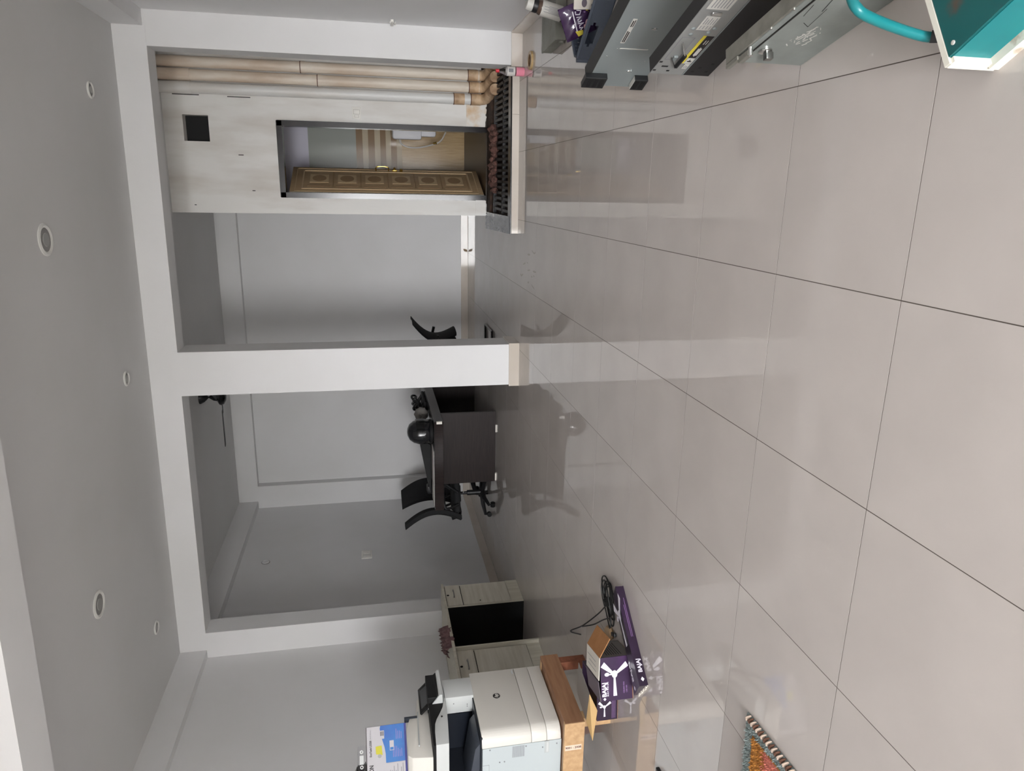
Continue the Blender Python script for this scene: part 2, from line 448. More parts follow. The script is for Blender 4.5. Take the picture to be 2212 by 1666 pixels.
# ------------------------------------------------------------------ wash room block
DX0, DX1, DZ0, DZ1 = -.112, .645, .077, 2.252
VX0, VX1, VZ0, VZ1 = .422, .672, 2.908, 3.15
bm = B()
def wseg(x0, x1, z0, z1, jag=False):
    prism(bm, [(x0, T(x0)), (x1, T(x1)), (x1, T(x1) + .13), (x0, T(x0) + .13)], z0, z1)
wseg(-.277, DX0, .085, CEILB); wseg(DX0, VX0, DZ1, CEILB); wseg(VX0, VX1, DZ1, VZ0); wseg(VX0, VX1, VZ1, CEILB)
wseg(VX1, XR, DZ1, CEILB); wseg(DX1, XR, .14, DZ1)
wseg(VX1 - .03, VX1 , DZ1, DZ1 + .001)
wt = struct('wall_wash_room', bm, 'plaster', label='blotchy white plaster wall of the wash room')
bm = B()                                             # the other sides of the block
box(bm, (-.277, T(0) + .1, 0), (-.15, BK(0), CEILB))
struct('wall_wash_room', bm, 'paint', label='left side of the wash room block')
# chipped, rust-stained foot of the plaster wall
def ragged(x0, x1, zt, zb, n):
    top = [(x0, zt), (x1, zt)]; low = []
    for k in range(n + 1):
        x = x1 + (x0 - x1) * k / n; low.append((x, zb + random.uniform(-.006, .012) + (.014 if k in (0, n) else 0)))
    return [(x1, zt)] + [(x0, zt)] + low[::-1]
for (x0, x1, zt, zb, m_) in ((-.277, DX0, .2, .08, 'plaster'), (DX1, .9, .3, .085, 'stained_plaster')):
    bm = B(); poly = ragged(x0, x1, zt, zb, 14)
    xz_prism(bm, poly, T(x0) - .006, T(x0) + .12)
    obj('plaster_foot', bm, m_, wt)
# vent: dark box behind the hole
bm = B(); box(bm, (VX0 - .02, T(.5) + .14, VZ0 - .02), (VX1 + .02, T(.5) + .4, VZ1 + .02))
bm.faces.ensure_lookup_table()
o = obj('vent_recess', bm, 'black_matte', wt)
# cracks
bm = B()
for (x, z, L) in ((.30, 2.62, .05), (-.05, 2.52, .03), (.86, 3.1, .25), (.855, 2.6, .22), (-.2, 3.1, .02)):
    box(bm, (x - .004, T(x) - .0012, z - L / 2), (x + .004, T(x) + .002, z + L / 2))
obj('crack', bm, 'ink', wt)

# wash room interior
YI = 9.9
bm = B(); box(bm, (-.15, YI, 0), (XR, YI + .05, 0.50)); obj('wood_tile_band', bm, 'bath_wood', wt)
def band(z0, z1, m_, nm):
    bm = B(); box(bm, (-.15, YI, z0), (XR, YI + .05, z1)); obj(nm, bm, m_, wt)
band(.5, .90, 'bath_wood', 'wood_tile_band'); band(.90, .965, 'bath_beige', 'wall_stripe'); band(.965, 1.04, 'bath_brown', 'wall_stripe')
band(1.04, 1.107, 'bath_beige', 'wall_stripe'); band(1.107, 1.179, 'bath_brown', 'wall_stripe'); band(1.179, 1.251, 'bath_beige', 'wall_stripe')
band(1.251, 1.334, 'bath_brown', 'wall_stripe'); band(1.334, 1.406, 'bath_beige', 'wall_stripe'); band(1.406, 1.489, 'bath_brown', 'wall_stripe')
band(1.489, 2.092, 'bath_green', 'green_tile_band'); band(2.092, CEILB, 'bath_paint', 'painted_band')
bm = B(); box(bm, (-.15, T(0) + .1, 0.0), (XR, YI, .07)); obj('wash_room_floor', bm, 'bath_floor', wt)
bm = B(); box(bm, (-.152, T(0) + .13, .07), (-.14, YI, 2.09)); obj('side_tiles', bm, 'bath_green', wt)
# door frame
bm = B(); w = .05; y0, y1 = T(.2) - .012, T(.2) + .12
box(bm, (DX0 - .004, y0, DZ0), (DX0 + w, y1, DZ1)); box(bm, (DX1 - w, y0, DZ0), (DX1 + .004, y1, DZ1)); box(bm, (DX0, y0, DZ1 - w), (DX1, y1, DZ1 + .006))
fr = struct('door_1', bm, 'frame_dark', label='dark glossy door frame of the wash room')
# door leaf, opened inwards about its left jamb (local x: from hinge to free edge)
hx, hy = DX0 + w, 8.03
ang = math.atan2(8.68 - hy, .215 - hx)
L = math.hypot(.215 - hx, 8.68 - hy)
leaf = bpy.data.objects.new('door_leaf', None); COL.objects.link(leaf); leaf.parent = fr
leaf.location = (hx, hy, .09); leaf.rotation_euler = (0, 0, ang)
HL = 2.09
bm = B(); box(bm, (0, 0, 0), (L, .032, HL), bev=.003); obj('door_board', bm, 'door_brown', leaf, smooth=True)
def dface(x0, z0, x1, z1, th, m_, nm):
    bm = B(); box(bm, (x0, -th, z0), (x1, .001, z1)); return obj(nm, bm, m_, leaf)
for (a, b, c, d) in ((.10, .12, .115, HL - .12), (L - .115, .12, L - .10, HL - .12), (.10, .12, L - .10, .135), (.10, HL - .135, L - .10, HL - .12)):
    dface(a, b, c, d, .008, 'door_light', 'moulding')
for (a, b, c, d) in ((.04, .05, .048, HL - .05), (L - .048, .05, L - .04, HL - .05), (.04, .05, L - .04, .058), (.04, HL - .058, L - .04, HL - .05)):
    dface(a, b, c, d, .004, 'door_mid', 'moulding')
dface(0, 0, .014, HL, .003, 'cream_white', 'edge_strip')
n6 = 6; ph = (HL - .30) / n6
for k in range(n6):
    z0 = .15 + k * ph
    cx = L / 2 + .03; cz = z0 + ph / 2
    dface(cx - .11, cz - .10, cx + .11, cz + .10, .004, 'door_mid', 'inlay_panel')
    bm = B(); M_ = frame((cx, -.0045, cz), (1, 0, 0), (0, 0, 1)); flat(bm, ell(0, 0, .085, .075, 20), M_, .002); obj('inlay_panel', bm, 'door_deep', leaf)
    for xx in (.16, .185):
        dface(xx - .006, z0 + .03, xx + .006, z0 + ph - .03, .003, 'door_deep', 'inlay_strip')
    dface(.15, z0 - .006, L - .14, z0 + .006, .003, 'door_deep', 'inlay_strip')
bm = B(); tube(bm, smooth_path([(L - .075, -.004, 1.03), (L - .075, -.05, 1.04), (L - .075, -.05, 1.16), (L - .075, -.004, 1.17)], 5), .006, 8); obj('door_handle', bm, 'gold', leaf, True)
bm = B(); box(bm, (L - .09, -.02, .93), (L - .06, 0, .99), bev=.004); cyl(bm, (L - .075, -.045, .96), (L - .075, 0, .96), .012); obj('latch', bm, 'gold', leaf, True)
bm = B(); cyl(bm, (L - .075, -.03, .885), (L - .075, 0, .885), .016); obj('latch', bm, 'gold', leaf, True)

# ------------------------------------------------------------------ raised drain step in front of the wash room
def CB(x): return 6.606 + .044 * x
X0s, X1s = -.394, 1.06
st = thing('drain_step', 'low step of grey granite and pale tile around a sunken drain', 'step', (0, 0, 0))
bm = B(); prism(bm, [(X0s + .012, CB(X0s) + .002), (1.055, CB(1.055) + .002), (1.055, CB(1.055) + .1), (X0s + .012, CB(X0s) + .1)], 0, .065)
prism(bm, [(X0s + .012, CB(X0s) + .1), (-.26, CB(-.26) + .1), (-.26, T(-.26) + .05), (X0s + .012, T(X0s) + .05)], 0, .065)
obj('step_base', bm, 'skirting', st)
xs_ = [X0s + .004, .055, .66, X1s - .01]
for a, b in zip(xs_, xs_[1:]):                        # three edging tiles
    bm = B(); prism(bm, [(a + .001, CB(a) - .008), (b - .001, CB(b) - .008), (b - .001, CB(b) + .004), (a + .001, CB(a) + .004)], 0.0, .064, bev=.001); obj('edging_tile', bm, 'skirting', st)
bm = B()
prism(bm, [(X0s, CB(X0s) - .01), (X1s - .02, CB(X1s) - .01), (X1s - .02, CB(X1s) + .10), (X0s, CB(X0s) + .10)], .065, .078, bev=.0015)
obj('granite_slab', bm, 'granite_edge', st)
bm = B(); prism(bm, [(X0s - .001, CB(X0s) + .03), (-.235, CB(X0s) + .05), (-.235, 7.99), (X0s - .022, 7.99)], .066, .0805, bev=.0015); obj('granite_slab', bm, 'granite', st)
bm = B(); box(bm, (-.24, CB(0) + .08, .0), (X1s + .2, 7.95, .012)); obj('pit_floor', bm, 'pit', st)
bm = B(); box(bm, (-.24, 7.76, .0), (X1s + .2, 7.97, .07)); obj('sill', bm, 'pit', st)
gr = thing('drain_grating', 'dark iron drain grating sunk behind the pale edging', 'grating', (0, 0, 0))
for yy, zz, hh in ((6.78, .045, .03), (7.15, .04, .02), (7.62, .045, .02)):
    bm = B(); box(bm, (-.23, yy - .02, zz - hh), (1.15, yy + .02, zz + .012), bev=.002); obj('rail', bm, 'grate_iron', gr)
for k in range(25):
    x = -.2 + k * .054
    bm = B(); prism(bm, [(x - .013, 6.79), (x + .013, 6.79), (x + .033, 7.62), (x + .007, 7.62)], .028, .052); obj('slat', bm, 'grate_iron', gr)
rb = B(); 
for k in range(70):
    x = random.uniform(-.02, .62); y = 7.52 + random.uniform(-.06, .16); s_ = random.uniform(.018, .045)
    t = B(); bmesh.ops.create_icosphere(t, subdivisions=1, radius=s_)
    for v in t.verts: v.co *= random.uniform(.75, 1.2)
    join(rb, t, Matrix.Translation((x, y, .062 + s_ * .3)) @ Matrix.Rotation(random.uniform(0, 3), 4, 'Z'))
tag(obj('mortar_debris', rb, 'rubble'), 'heap of brownish mortar crumbs lying on the drain grating', 'debris', kind='stuff')

# drain pipes
def drain_pipe(x, label, m_up, joints, group='three drain pipes in the corner'):
    y = T(x) - .062
    t = thing('drain_pipe', label, 'pipe', (x, y, .03), group=None)
    bm = B(); tube(bm, [(0, 0, .12), (0, 0, 3.35)], .053, 20); obj('pipe_run', bm, m_up, t, True)
    bm = B(); tube(bm, smooth_path([(0, 0, .20), (0, 0, .13), (.01, -.06, .07), (.05, -.24, .045), (.06, -.40, .04)], 5), .054, 18); obj('elbow', bm, 'pvc_brown', t, True)
    for z, hh in joints:
        bm = B(); cyl(bm, (0, 0, z), (0, 0, z + hh), .0572, n=20); obj('socket', bm, m_up if z > .5 else 'pvc_brown', t, True)
        bm = B(); cyl(bm, (0, 0, z + hh - .002), (0, 0, z + hh + .006), .0578, n=20); obj('seal_ring', bm, 'stitch_brown', t, True)
drain_pipe(.918, 'whitish drain pipe, the one beside the light switch', 'pvc_white', [(.13, .1), (.30, .11), (3.0, .3)])
drain_pipe(1.036, 'beige drain pipe between the two other pipes', 'pvc', [(.15, .1), (1.75, .04), (3.0, .3)])
drain_pipe(1.154, 'beige stained drain pipe against the pillar', 'pvc', [(.16, .1), (1.9, .05)])

# light switches
def plate(name, o, r, u, w_, h_, label, keys):
    t = thing(name, label, 'switch')
    M_ = frame(o, r, u)
    bm = B(); box(bm, (-w_ / 2, -h_ / 2, -.002), (w_ / 2, h_ / 2, .009), M_, bev=.003); obj('face_plate', bm, 'switch_white', t, True)
    for (a, b, c, d) in keys:
        bm = B(); box(bm, (a, b, .008), (c, d, .013), M_, bev=.0015); obj('rocker', bm, 'switch_white', t, True)
        bm = B(); box(bm, (a - .002, b - .002, .0085), (c + .002, d + .002, .0097), M_); obj('rocker_seam', bm, 'switch_line', t)
plate('light_switch', (.747, T(.747), 1.449), (1, 0, 0), (0, 0, 1), .118, .088, 'white switch plate on the stained plaster wall by the pipes', [(-.012, -.03, .03, .03), (-.042, -.02, -.022, .02)])
plate('light_switch', (XLB, 8.24, 1.538), (0, 1, 0), (0, 0, 1), .2, .13, 'off-white switch and socket plate on the left wall behind the desk', [(-.075, -.045, -.01, .045), (.012, -.045, .035, .04), (.045, -.045, .07, .04)])
t = thing('wall_outlet_cap', 'small round cap high on the left wall of the back room', 'cap', (XLB, 8.254, 2.767))
bm = B(); lathe(bm, [(.045, 0), (.045, .006), (.036, .012), (.03, .006), (0, .006)], M=Matrix.Rotation(PI / 2, 4, 'Y')); obj('cap_ring', bm, 'paint', t, True)
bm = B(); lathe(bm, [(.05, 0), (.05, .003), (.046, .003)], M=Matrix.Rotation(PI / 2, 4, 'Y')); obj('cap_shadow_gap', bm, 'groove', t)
# clip on right wall
t = thing('wall_clip', 'white plastic clip hanging at the right wall corner', 'clip', (XR - .02, 6.44, 1.12))
bm = B(); box(bm, (-.012, -.07, -.012), (.022, .03, .012), bev=.004); obj('clip_body', bm, 'switch_white', t, True)
bm = B(); tube(bm, smooth_path([(0, -.07, 0), (-.03, -.12, .012), (-.02, -.16, .02)], 4), .006, 8); obj('clip_arm', bm, 'switch_white', t, True)
bm = B(); tube(bm, smooth_path([(0, -.05, -.005), (-.03, -.13, -.02), (-.02, -.17, -.022)], 4), .005, 8); obj('clip_arm', bm, 'switch_white', t, True)

# wash room fittings: cistern and hose
t = thing('toilet_cistern', 'white plastic toilet cistern on the wash room wall', 'cistern', (.78, 9.45, .62))
bm = B(); prism(bm, [(-.20, -.17), (.20, -.20), (.20, .20), (-.17, .20)], .06, .42, bev=.03); obj('tank', bm, 'ceramic', t, True)
bm = B(); prism(bm, [(-.16, -.15), (.20, -.15), (.20, .15), (-.14, .15)], -.12, .08, bev=.03); obj('lower_tank', bm, 'ceramic', t, True)
t = thing('inlet_hose', 'thin braided water hose hanging below the cistern', 'hose')
bm = B(); tube(bm, smooth_path([(.62, 9.42, .95), (.54, 9.40, .93), (.50, 9.4, .84), (.50, 9.4, .70), (.55, 9.42, .50), (.60, 9.45, .42), (.70, 9.5, .36)], 6), .009, 8); obj('hose_line', bm, 'hose', t, True)
bm = B(); cyl(bm, (.548, 9.42, .53), (.562, 9.425, .485), .016); obj('brass_fitting', bm, 'gold', t, True)

# ------------------------------------------------------------------ ceiling lights and fan
def spot(x, y, r, label, group):
    t = thing('ceiling_light', label, 'ceiling light', (x, y, CEIL), group=group)
    bm = B(); lathe(bm, [(r, 0), (r, -.006), (r * .86, -.012), (r * .74, -.006), (r * .74, 0)]); obj('rim', bm, 'light_rim', t, True)
    bm = B(); lathe(bm, [(r * .75, -.003), (r * .4, -.004), (r * .4, -.002)]); obj('reflector', bm, 'light_dark', t, True)
    bm = B(); lathe(bm, [(r * .42, -.002), (r * .40, -.009), (0, -.010)]); obj('lens', bm, 'light_lens', t, True)
spot(-.336, 4.783, .098, 'large round recessed ceiling light on the drain pipe side', 'large ceiling lights')
spot(-2.797, 4.728, .098, 'large round recessed ceiling light on the printer side', 'large ceiling lights')
for x, y, w_ in ((.639, 5.884, 'over the drain pipe opening'), (-1.481, 5.834, 'straight above the column'), (-3.677, 5.757, 'next to the left wall')):
    spot(x, y, .06, 'small round ceiling light by the white beam, ' + w_, 'small ceiling lights')
t = thing('ceiling_fan', 'dark ceiling fan with a short rod in the back room', 'ceiling fan', (-2.345, 8.25, CEILB))
bm = B(); lathe(bm, [(0, 0), (.075, 0), (.075, -.012), (.055, -.05), (.016, -.09), (.0, -.09)]); obj('canopy', bm, 'black_plastic', t, True)
bm = B(); cyl(bm, (0, 0, -.26), (0, 0, -.05), .0095, n=12); obj('down_rod', bm, 'black_plastic', t, True)
bm = B(); lathe(bm, [(0, -.105), (.014, -.105), (.042, -.15), (.05, -.20), (0, -.20)]); obj('lower_canopy', bm, 'black_plastic', t, True)
bm = B(); lathe(bm, [(0, -.19), (.06, -.195), (.092, -.215), (.098, -.235), (.085, -.262), (.045, -.285), (0, -.29)]); obj('motor', bm, 'black_gloss', t, True)
for k in range(3):
    M_ = Matrix.Rotation(math.radians(181 + 120 * k), 4, 'Z') @ Matrix.Rotation(math.radians(-8), 4, 'X')
    bm = B(); prism(bm, [(.08, -.022), (.2, -.028), (.2, .028), (.08, .022)], -.236, -.228, M_, bev=.002); obj('blade_iron', bm, 'black_plastic', t)
    bm = B(); prism(bm, [(.17, -.05), (.58, -.062), (.60, -.05), (.60, .05), (.58, .062), (.17, .05)], -.23, -.222, M_, bev=.002); obj('blade', bm, 'black_plastic', t)

# ------------------------------------------------------------------ conference desk with what lies on it
t = thing('office_desk', 'long dark wenge desk with thick top in the back room', 'desk', (-2.965, 8.43, 0))
bm = B(); box(bm, (-.525, -1.16, .645), (.525, 1.16, .745), bev=.003); obj('desk_top', bm, 'wenge_top', t)
bm = B(); box(bm, (-.345, -.85, .012), (.515, -.815, .646)); obj('end_panel', bm, 'wenge', t)
bm = B(); box(bm, (-.345, .92, .0), (.515, .955, .646)); obj('end_panel', bm, 'wenge', t)
bm = B(); box(bm, (-.30, -.83, .30), (-.27, .93, .646)); obj('modesty_panel', bm, 'wenge', t)
bm = B(); prism(bm, [(.50, -1.165), (.528, -1.165), (.528, -1.14)], .66, .72); obj('chipped_corner', bm, 'cream_white', t)
for x in (-.29, .31):
    bm = B(); box(bm, (x - .045, -.853, .0), (x + .045, -.82, .013)); obj('glide', bm, 'cream_white', t)
bm = B(); box(bm, (-.5, -1.13, .745), (.5, 1.12, .7475)); obj('glass_sheet', bm, 'black_gloss', t)
# helmet
t = thing('helmet', 'glossy black motorcycle helmet on the desk edge', 'helmet', (-2.61, 7.47, .748), math.radians(-10))
bm = B(); lathe(bm, [(.105, 0), (.125, .03), (.135, .09), (.134, .15), (.118, .21), (.085, .255), (.04, .278), (0, .283)], n=28)
for v in bm.verts: v.co.y *= 1.18
obj('shell', bm, 'helmet', t, True)
bm = B(); lathe(bm, [(.137, .095), (.1385, .12), (.1385, .165), (.134, .185)], n=28)
for v in bm.verts: v.co.y *= 1.18
for f in [f for f in bm.faces if f.calc_center_median().x < 0.02]: bm.faces.remove(f)
obj('visor', bm, 'black_gloss', t, True)
bm = B(); lathe(bm, [(.107, -.001), (.127, .028), (.131, .034), (.128, .006)], n=28)
for v in bm.verts: v.co.y *= 1.18
obj('rim_trim', bm, 'black_matte', t, True)
# small grey cloth pouch with knot, tied on a black strap pile
t = thing('cloth_pouch', 'crumpled grey cloth pouch behind the helmet', 'pouch', (-2.585, 8.02, .748))
bm = B(); bmesh.ops.create_icosphere(bm, subdivisions=3, radius=.085)
for v in bm.verts:
    v.co.z *= .95; v.co *= 1 + .13 * math.sin(9 * math.atan2(v.co.z, v.co.x)) * (1 - abs(v.co.y) / .1) * .6
bmesh.ops.translate(bm, verts=bm.verts, vec=(0, 0, .085)); obj('pouch_body', bm, 'grey_cloth', t, True)
bm = B(); lathe(bm, [(0, 0), (.016, .01), (.02, .03), (0, .04)], o=(0, -.095, .085)); obj('knot', bm, 'grey_cloth', t, True)
t = thing('strap_bundle', 'tangle of black straps and wires on the desk by the column', 'straps', (-2.62, 8.55, .748))
for k in range(5):
    pts = [(random.uniform(-.09, .09), random.uniform(-.3, .3), random.uniform(.02, .16)) for _ in range(7)]; pts[0] = (0, -.3, .012); pts[-1] = (.05, .3, .012)
    bm = B(); tube(bm, smooth_path(pts, 5), random.choice((.006, .011, .014)), 8); obj('strap', bm, 'black_plastic', t, True)
bm = B(); box(bm, (-.08, -.25, 0), (.10, .25, .035), bev=.012); obj('bag_base', bm, 'black_matte', t, True)
t = thing('flat_folder', 'dark flat folder leaning across papers on the desk', 'folder', (-3.12, 7.75, .748), math.radians(6))
bm = B(); xz_prism(bm, [(-.27, .012), (.27, .008), (.33, .115), (.27, .125), (-.27, .03)], -.14, .14, bev=.004); obj('cover', bm, 'black_matte', t)
bm = B(); box(bm, (-.33, -.1, 0), (-.24, .04, .055), bev=.012); obj('clasp', bm, 'black_plastic', t, True)
tag(obj('desk_mouse_pad', (lambda b: (box(b, (-.42, -.12, 0), (.24, .12, .004)), b)[1])(B()), 'paper'), 'white paper sheet lying along the desk edge', 'paper')
bpy.data.objects['desk_mouse_pad'].name = 'paper_sheet'; bpy.data.objects['paper_sheet'].location = (-3.03, 7.42, .748)

# ------------------------------------------------------------------ chairs
def back_shape(bm, hgt, wid, lean, flare, th, n=14, mseg=8, y_bulge=.03):
    """curved back: local x forward, y sideways, starts at z=0"""
    def pt(i, j, side):
        s = i / n; u = j / mseg * 2 - 1
        z = hgt * s
        x = -lean * s + .10 * math.sin(PI * s) * 1.0 - flare * s ** 3
        wv = wid * (.78 + .22 * math.sin(PI * min(1, .15 + s * .8)))
        x -= y_bulge * (1 - u * u)
        return (x - side * th, u * wv, z)
    grid = [[[bm.verts.new(pt(i, j, sd)) for j in range(mseg + 1)] for i in range(n + 1)] for sd in (0, 1)]
    for sd in (0, 1):
        for i in range(n):
            for j in range(mseg): 
                q = (grid[sd][i][j], grid[sd][i][j + 1], grid[sd][i + 1][j + 1], grid[sd][i + 1][j]); bm.faces.new(q if sd == 0 else q[::-1])
    for i in range(n):
        for j in (0, mseg): bm.faces.new((grid[0][i][j], grid[0][i + 1][j], grid[1][i + 1][j], grid[1][i][j]))
    for j in range(mseg):
        for i in (0, n): bm.faces.new((grid[0][i][j], grid[0][i][j + 1], grid[1][i][j + 1], grid[1][i][j]))
def office_chair(loc, rz, label):
    t = thing('office_chair', label, 'chair', loc, rz, None)
    bm = B(); box(bm, (-.22, -.235, .41), (.25, .235, .485), bev=.03, seg=3); obj('seat', bm, 'chair_fabric', t, True)
    bm = B(); back_shape(bm, .66, .23, .02, .05, .045); bmesh.ops.translate(bm, verts=bm.verts, vec=(-.25, 0, .40)); obj('backrest', bm, 'chair_fabric', t, True)
    for s in (-1, 1):
        bm = B(); tube(bm, smooth_path([(-.12, s * .25, .44), (-.16, s * .28, .56), (-.13, s * .285, .605), (.03, s * .285, .615), (.12, s * .285, .59), (.08, s * .275, .52), (.02, s * .25, .44)], 5), .016, 8); obj('armrest', bm, 'black_plastic', t, True)
    bm = B(); tube(bm, smooth_path([(-.1, 0, .42), (-.25, 0, .40), (-.30, 0, .50)], 5), .02, 8); obj('back_bracket', bm, 'black_plastic', t, True)
    bm = B(); cyl(bm, (0, 0, .10), (0, 0, .30), .032); cyl(bm, (0, 0, .28), (0, 0, .42), .018); box(bm, (-.1, -.08, .385), (.1, .08, .42), bev=.01); obj('gas_column', bm, 'black_plastic', t, True)
    bm = B(); tube(bm, smooth_path([(.0, -.05, .39), (.02, -.2, .37), (.02, -.29, .38)], 4), .007, 6); obj('lever', bm, 'black_plastic', t, True)
    for k in range(5):
        a = 2 * PI * k / 5 + .4; c, s = math.cos(a), math.sin(a)
        bm = B(); tube(bm, [(0, 0, .115), (.15 * c, .15 * s, .105), (.29 * c, .29 * s, .075)], [.032, .026, .018], 8); l = obj('star_leg', bm, 'black_plastic', t, True)
        bm = B(); 
        for w_ in (-.014, .014):
            px, py = .29 * c - s * w_, .29 * s + c * w_
            cyl(bm, (px + s * .011, py - c * .011, .029), (px - s * .011, py + c * .011, .029), .029, n=16)
        cyl(bm, (.29 * c, .29 * s, .03), (.29 * c, .29 * s, .08), .008); obj('caster', bm, 'black_matte', l, True)
    return t
office_chair((-3.58, 7.90, 0), math.radians(22), 'black office chair seen side-on at the near end of the dark desk')
office_chair((-3.72, 8.78, 0), math.radians(-12), 'black office chair turned towards the desk, behind the side-on chair')
t = thing('visitor_chair', 'black cantilever visitor chair partly behind the white column', 'chair', (-1.86, 8.12, 0), PI)
bm = B(); box(bm, (-.22, -.23, .42), (.25, .23, .48), bev=.028, seg=3); obj('seat', bm, 'chair_fabric', t, True)
bm = B(); back_shape(bm, .5, .23, .03, .10, .03); bmesh.ops.translate(bm, verts=bm.verts, vec=(-.24, 0, .42)); obj('backrest', bm, 'chair_fabric', t, True)
for s in (-1, 1):
    bm = B(); tube(bm, smooth_path([(-.26, s * .26, .64), (-.12, s * .265, .665), (.10, s * .265, .66), (.16, s * .265, .60), (.14, s * .26, .46)], 5), .017, 8); obj('armrest', bm, 'black_plastic', t, True)
    bm = B(); tube(bm, smooth_path([(-.2, s * .24, .44), (.2, s * .24, .43), (.27, s * .24, .40), (.28, s * .24, .1), (.25, s * .24, .03), (.15, s * .24, .014), (-.28, s * .24, .014)], 5), .013, 8); obj('sled_leg', bm, 'black_gloss', t, True)
bm = B(); tube(bm, [(-.28, -.24, .014), (-.28, .24, .014)], .013, 8); obj('sled_bar', bm, 'black_gloss', t, True)

# ------------------------------------------------------------------ low laminate desk by the left wall
t = thing('pedestal_desk', 'pale ash laminate desk with two locked cupboards at the left wall', 'desk', (-3.89, 5.6, 0))
DEP = -.495
def pedestal(y0, y1, xf, keyed, dep=DEP):
    bm = B(); box(bm, (dep, y0, .006), (xf - .02, y1, .75)); obj('pedestal_body', bm, 'ash_laminate', t)
    bm = B(); box(bm, (xf - .02, y0 + .001, .0), (xf - .002, y1 - .001, .118)); obj('plinth', bm, 'ash_laminate', t)
    bm = B(); box(bm, (xf - .021, y0 + .006, .1), (xf - .013, y1 - .006, .75)); obj('shadow_gap', bm, 'groove', t)
    d = obj('cupboard_door', (lambda b: (box(b, (xf - .02, y0 + .014, .122), (xf, y1 - .012, .588), bev=.001), b)[1])(B()), 'ash_horizontal', t)
    dr = obj('drawer_front', (lambda b: (box(b, (xf - .02, y0 + .012, .596), (xf, y1 - .004, .744), bev=.001), b)[1])(B()), 'ash_horizontal', t)
    yc = (y0 + y1) / 2 + .015
    bm = B(); tube(bm, smooth_path([(xf, yc - .055, .668), (xf + .022, yc - .05, .668), (xf + .022, yc + .05, .668), (xf, yc + .055, .668)], 4), .005, 8); obj('handle', bm, 'steel', dr, True)
    bm = B(); cyl(bm, (xf - .002, yc - .01, .725), (xf + .003, yc - .01, .725), .012); obj('lock', bm, 'groove', dr, True)
    bm = B(); cyl(bm, (xf - .002, y0 + .06, .42), (xf + .002, y0 + .06, .42), .007); obj('key_hole', bm, 'groove', d, True)
pedestal(.375, .752, .0, True, -.235)
pedestal(-.735, -.285, -.02, True)
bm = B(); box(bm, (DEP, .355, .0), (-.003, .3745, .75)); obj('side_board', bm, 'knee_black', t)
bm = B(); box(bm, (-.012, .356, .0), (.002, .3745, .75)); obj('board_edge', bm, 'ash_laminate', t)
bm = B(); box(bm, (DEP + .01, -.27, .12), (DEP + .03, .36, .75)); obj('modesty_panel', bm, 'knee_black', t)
bm = B(); box(bm, (DEP, -.285, .0), (.012, -.268, .75)); obj('side_board', bm, 'ash_laminate', t)
bm = B(); prism(bm, [(DEP - .01, -.76), (.018, -.76), (.018, .76), (-.235, .76), (-.235, .68), (DEP - .01, .68)], .752, .777, bev=.0015); obj('desk_top', bm, 'ash_laminate', t)
bm = B(); box(bm, (DEP + .02, .0, .777), (DEP + .03, .5, .7775)); obj('seam', bm, 'groove', t)
# crumpled cloth on it
t = thing('dust_cloth', 'crumpled mauve cloth on the pale laminate desk top', 'cloth', (-3.93, 5.5, .778))
bm = B(); n = 15
gr_ = []
for i in range(n):
    row = []
    for j in range(n):
        x = (i / (n - 1) - .5) * .17; y = (j / (n - 1) - .5) * .34
        wv = 1 - .55 * abs(math.sin(j * .55 + .6)); x *= wv
        z = .02 + .045 * abs(math.sin(i * .9 + j * 1.3)) * (1 - (2 * i / (n - 1) - 1) ** 2) + .03 * math.sin(j * .8) ** 2
        if i > 11: z -= (i - 11) * .018; x = min(x, .125)
        row.append(bm.verts.new((x, y, max(z, .002 if i < 11 else -.05))))
    gr_.append(row)
for i in range(n - 1):
    for j in range(n - 1): bm.faces.new((gr_[i][j], gr_[i + 1][j], gr_[i + 1][j + 1], gr_[i][j + 1]))
o = obj('cloth_sheet', bm, 'bag_cloth', t, True); o.modifiers.new('thick', 'SOLIDIFY').thickness = .004

# ------------------------------------------------------------------ wooden stand with printer
t = thing('wooden_stand', 'low stand of rough pine planks carrying the big printer', 'stand', (-3.12, 3.76, 0))
D_ = -.66
bm = B(); box(bm, (-.028, -.33, .18), (0, .33, .302), bev=.002); obj('plank', bm, 'pine_dark', t)
bm = B(); box(bm, (D_, -.335, .178), (-.001, -.305, .306), bev=.002); obj('plank', bm, 'pine', t)
bm = B(); box(bm, (D_, .302, .18), (-.03, .33, .302), bev=.002); obj('plank', bm, 'pine', t)
bm = B(); box(bm, (D_, -.305, .18), (D_ + .028, .302, .302), bev=.002); obj('plank', bm, 'pine', t)
for k in range(6):
    y = -.3 + k * .101
    bm = B(); box(bm, (D_ + .03, y, .272), (-.03, y + .095, .298), bev=.001); obj('deck_board', bm, 'pine_dark', t)
for (x, y, m_) in ((-.07, -.30, 'pine'), (-.07, .235, 'redwood'), (D_ + .03, -.30, 'pine'), (D_ + .03, .235, 'redwood')):
    bm = B(); box(bm, (x, y, 0), (x + .065, y + .065, .272), bev=.003); obj('leg', bm, m_, t)
M_ = frame((-.17, -.3355, .245), (0, 0, 1), (1, 0, 0))
M_ = frame((-.178, -.3358, .246), (0, 0, 1), (-1, 0, 0)) if False else Matrix(((0, -1, 0, -.178), (0, 0, -1, -.3356), (1, 0, 0, .246), (0, 0, 0, 1)))
decal('paper_label', [rect(-.052, -.019, .052, .019)], M_, 'sticker', t)
text('lettering', '9001 : 2008', .021, on(M_ @ Matrix.Rotation(PI, 4, 'Z'), 0, 0, .0008), 'ink', t, bold=.0004)

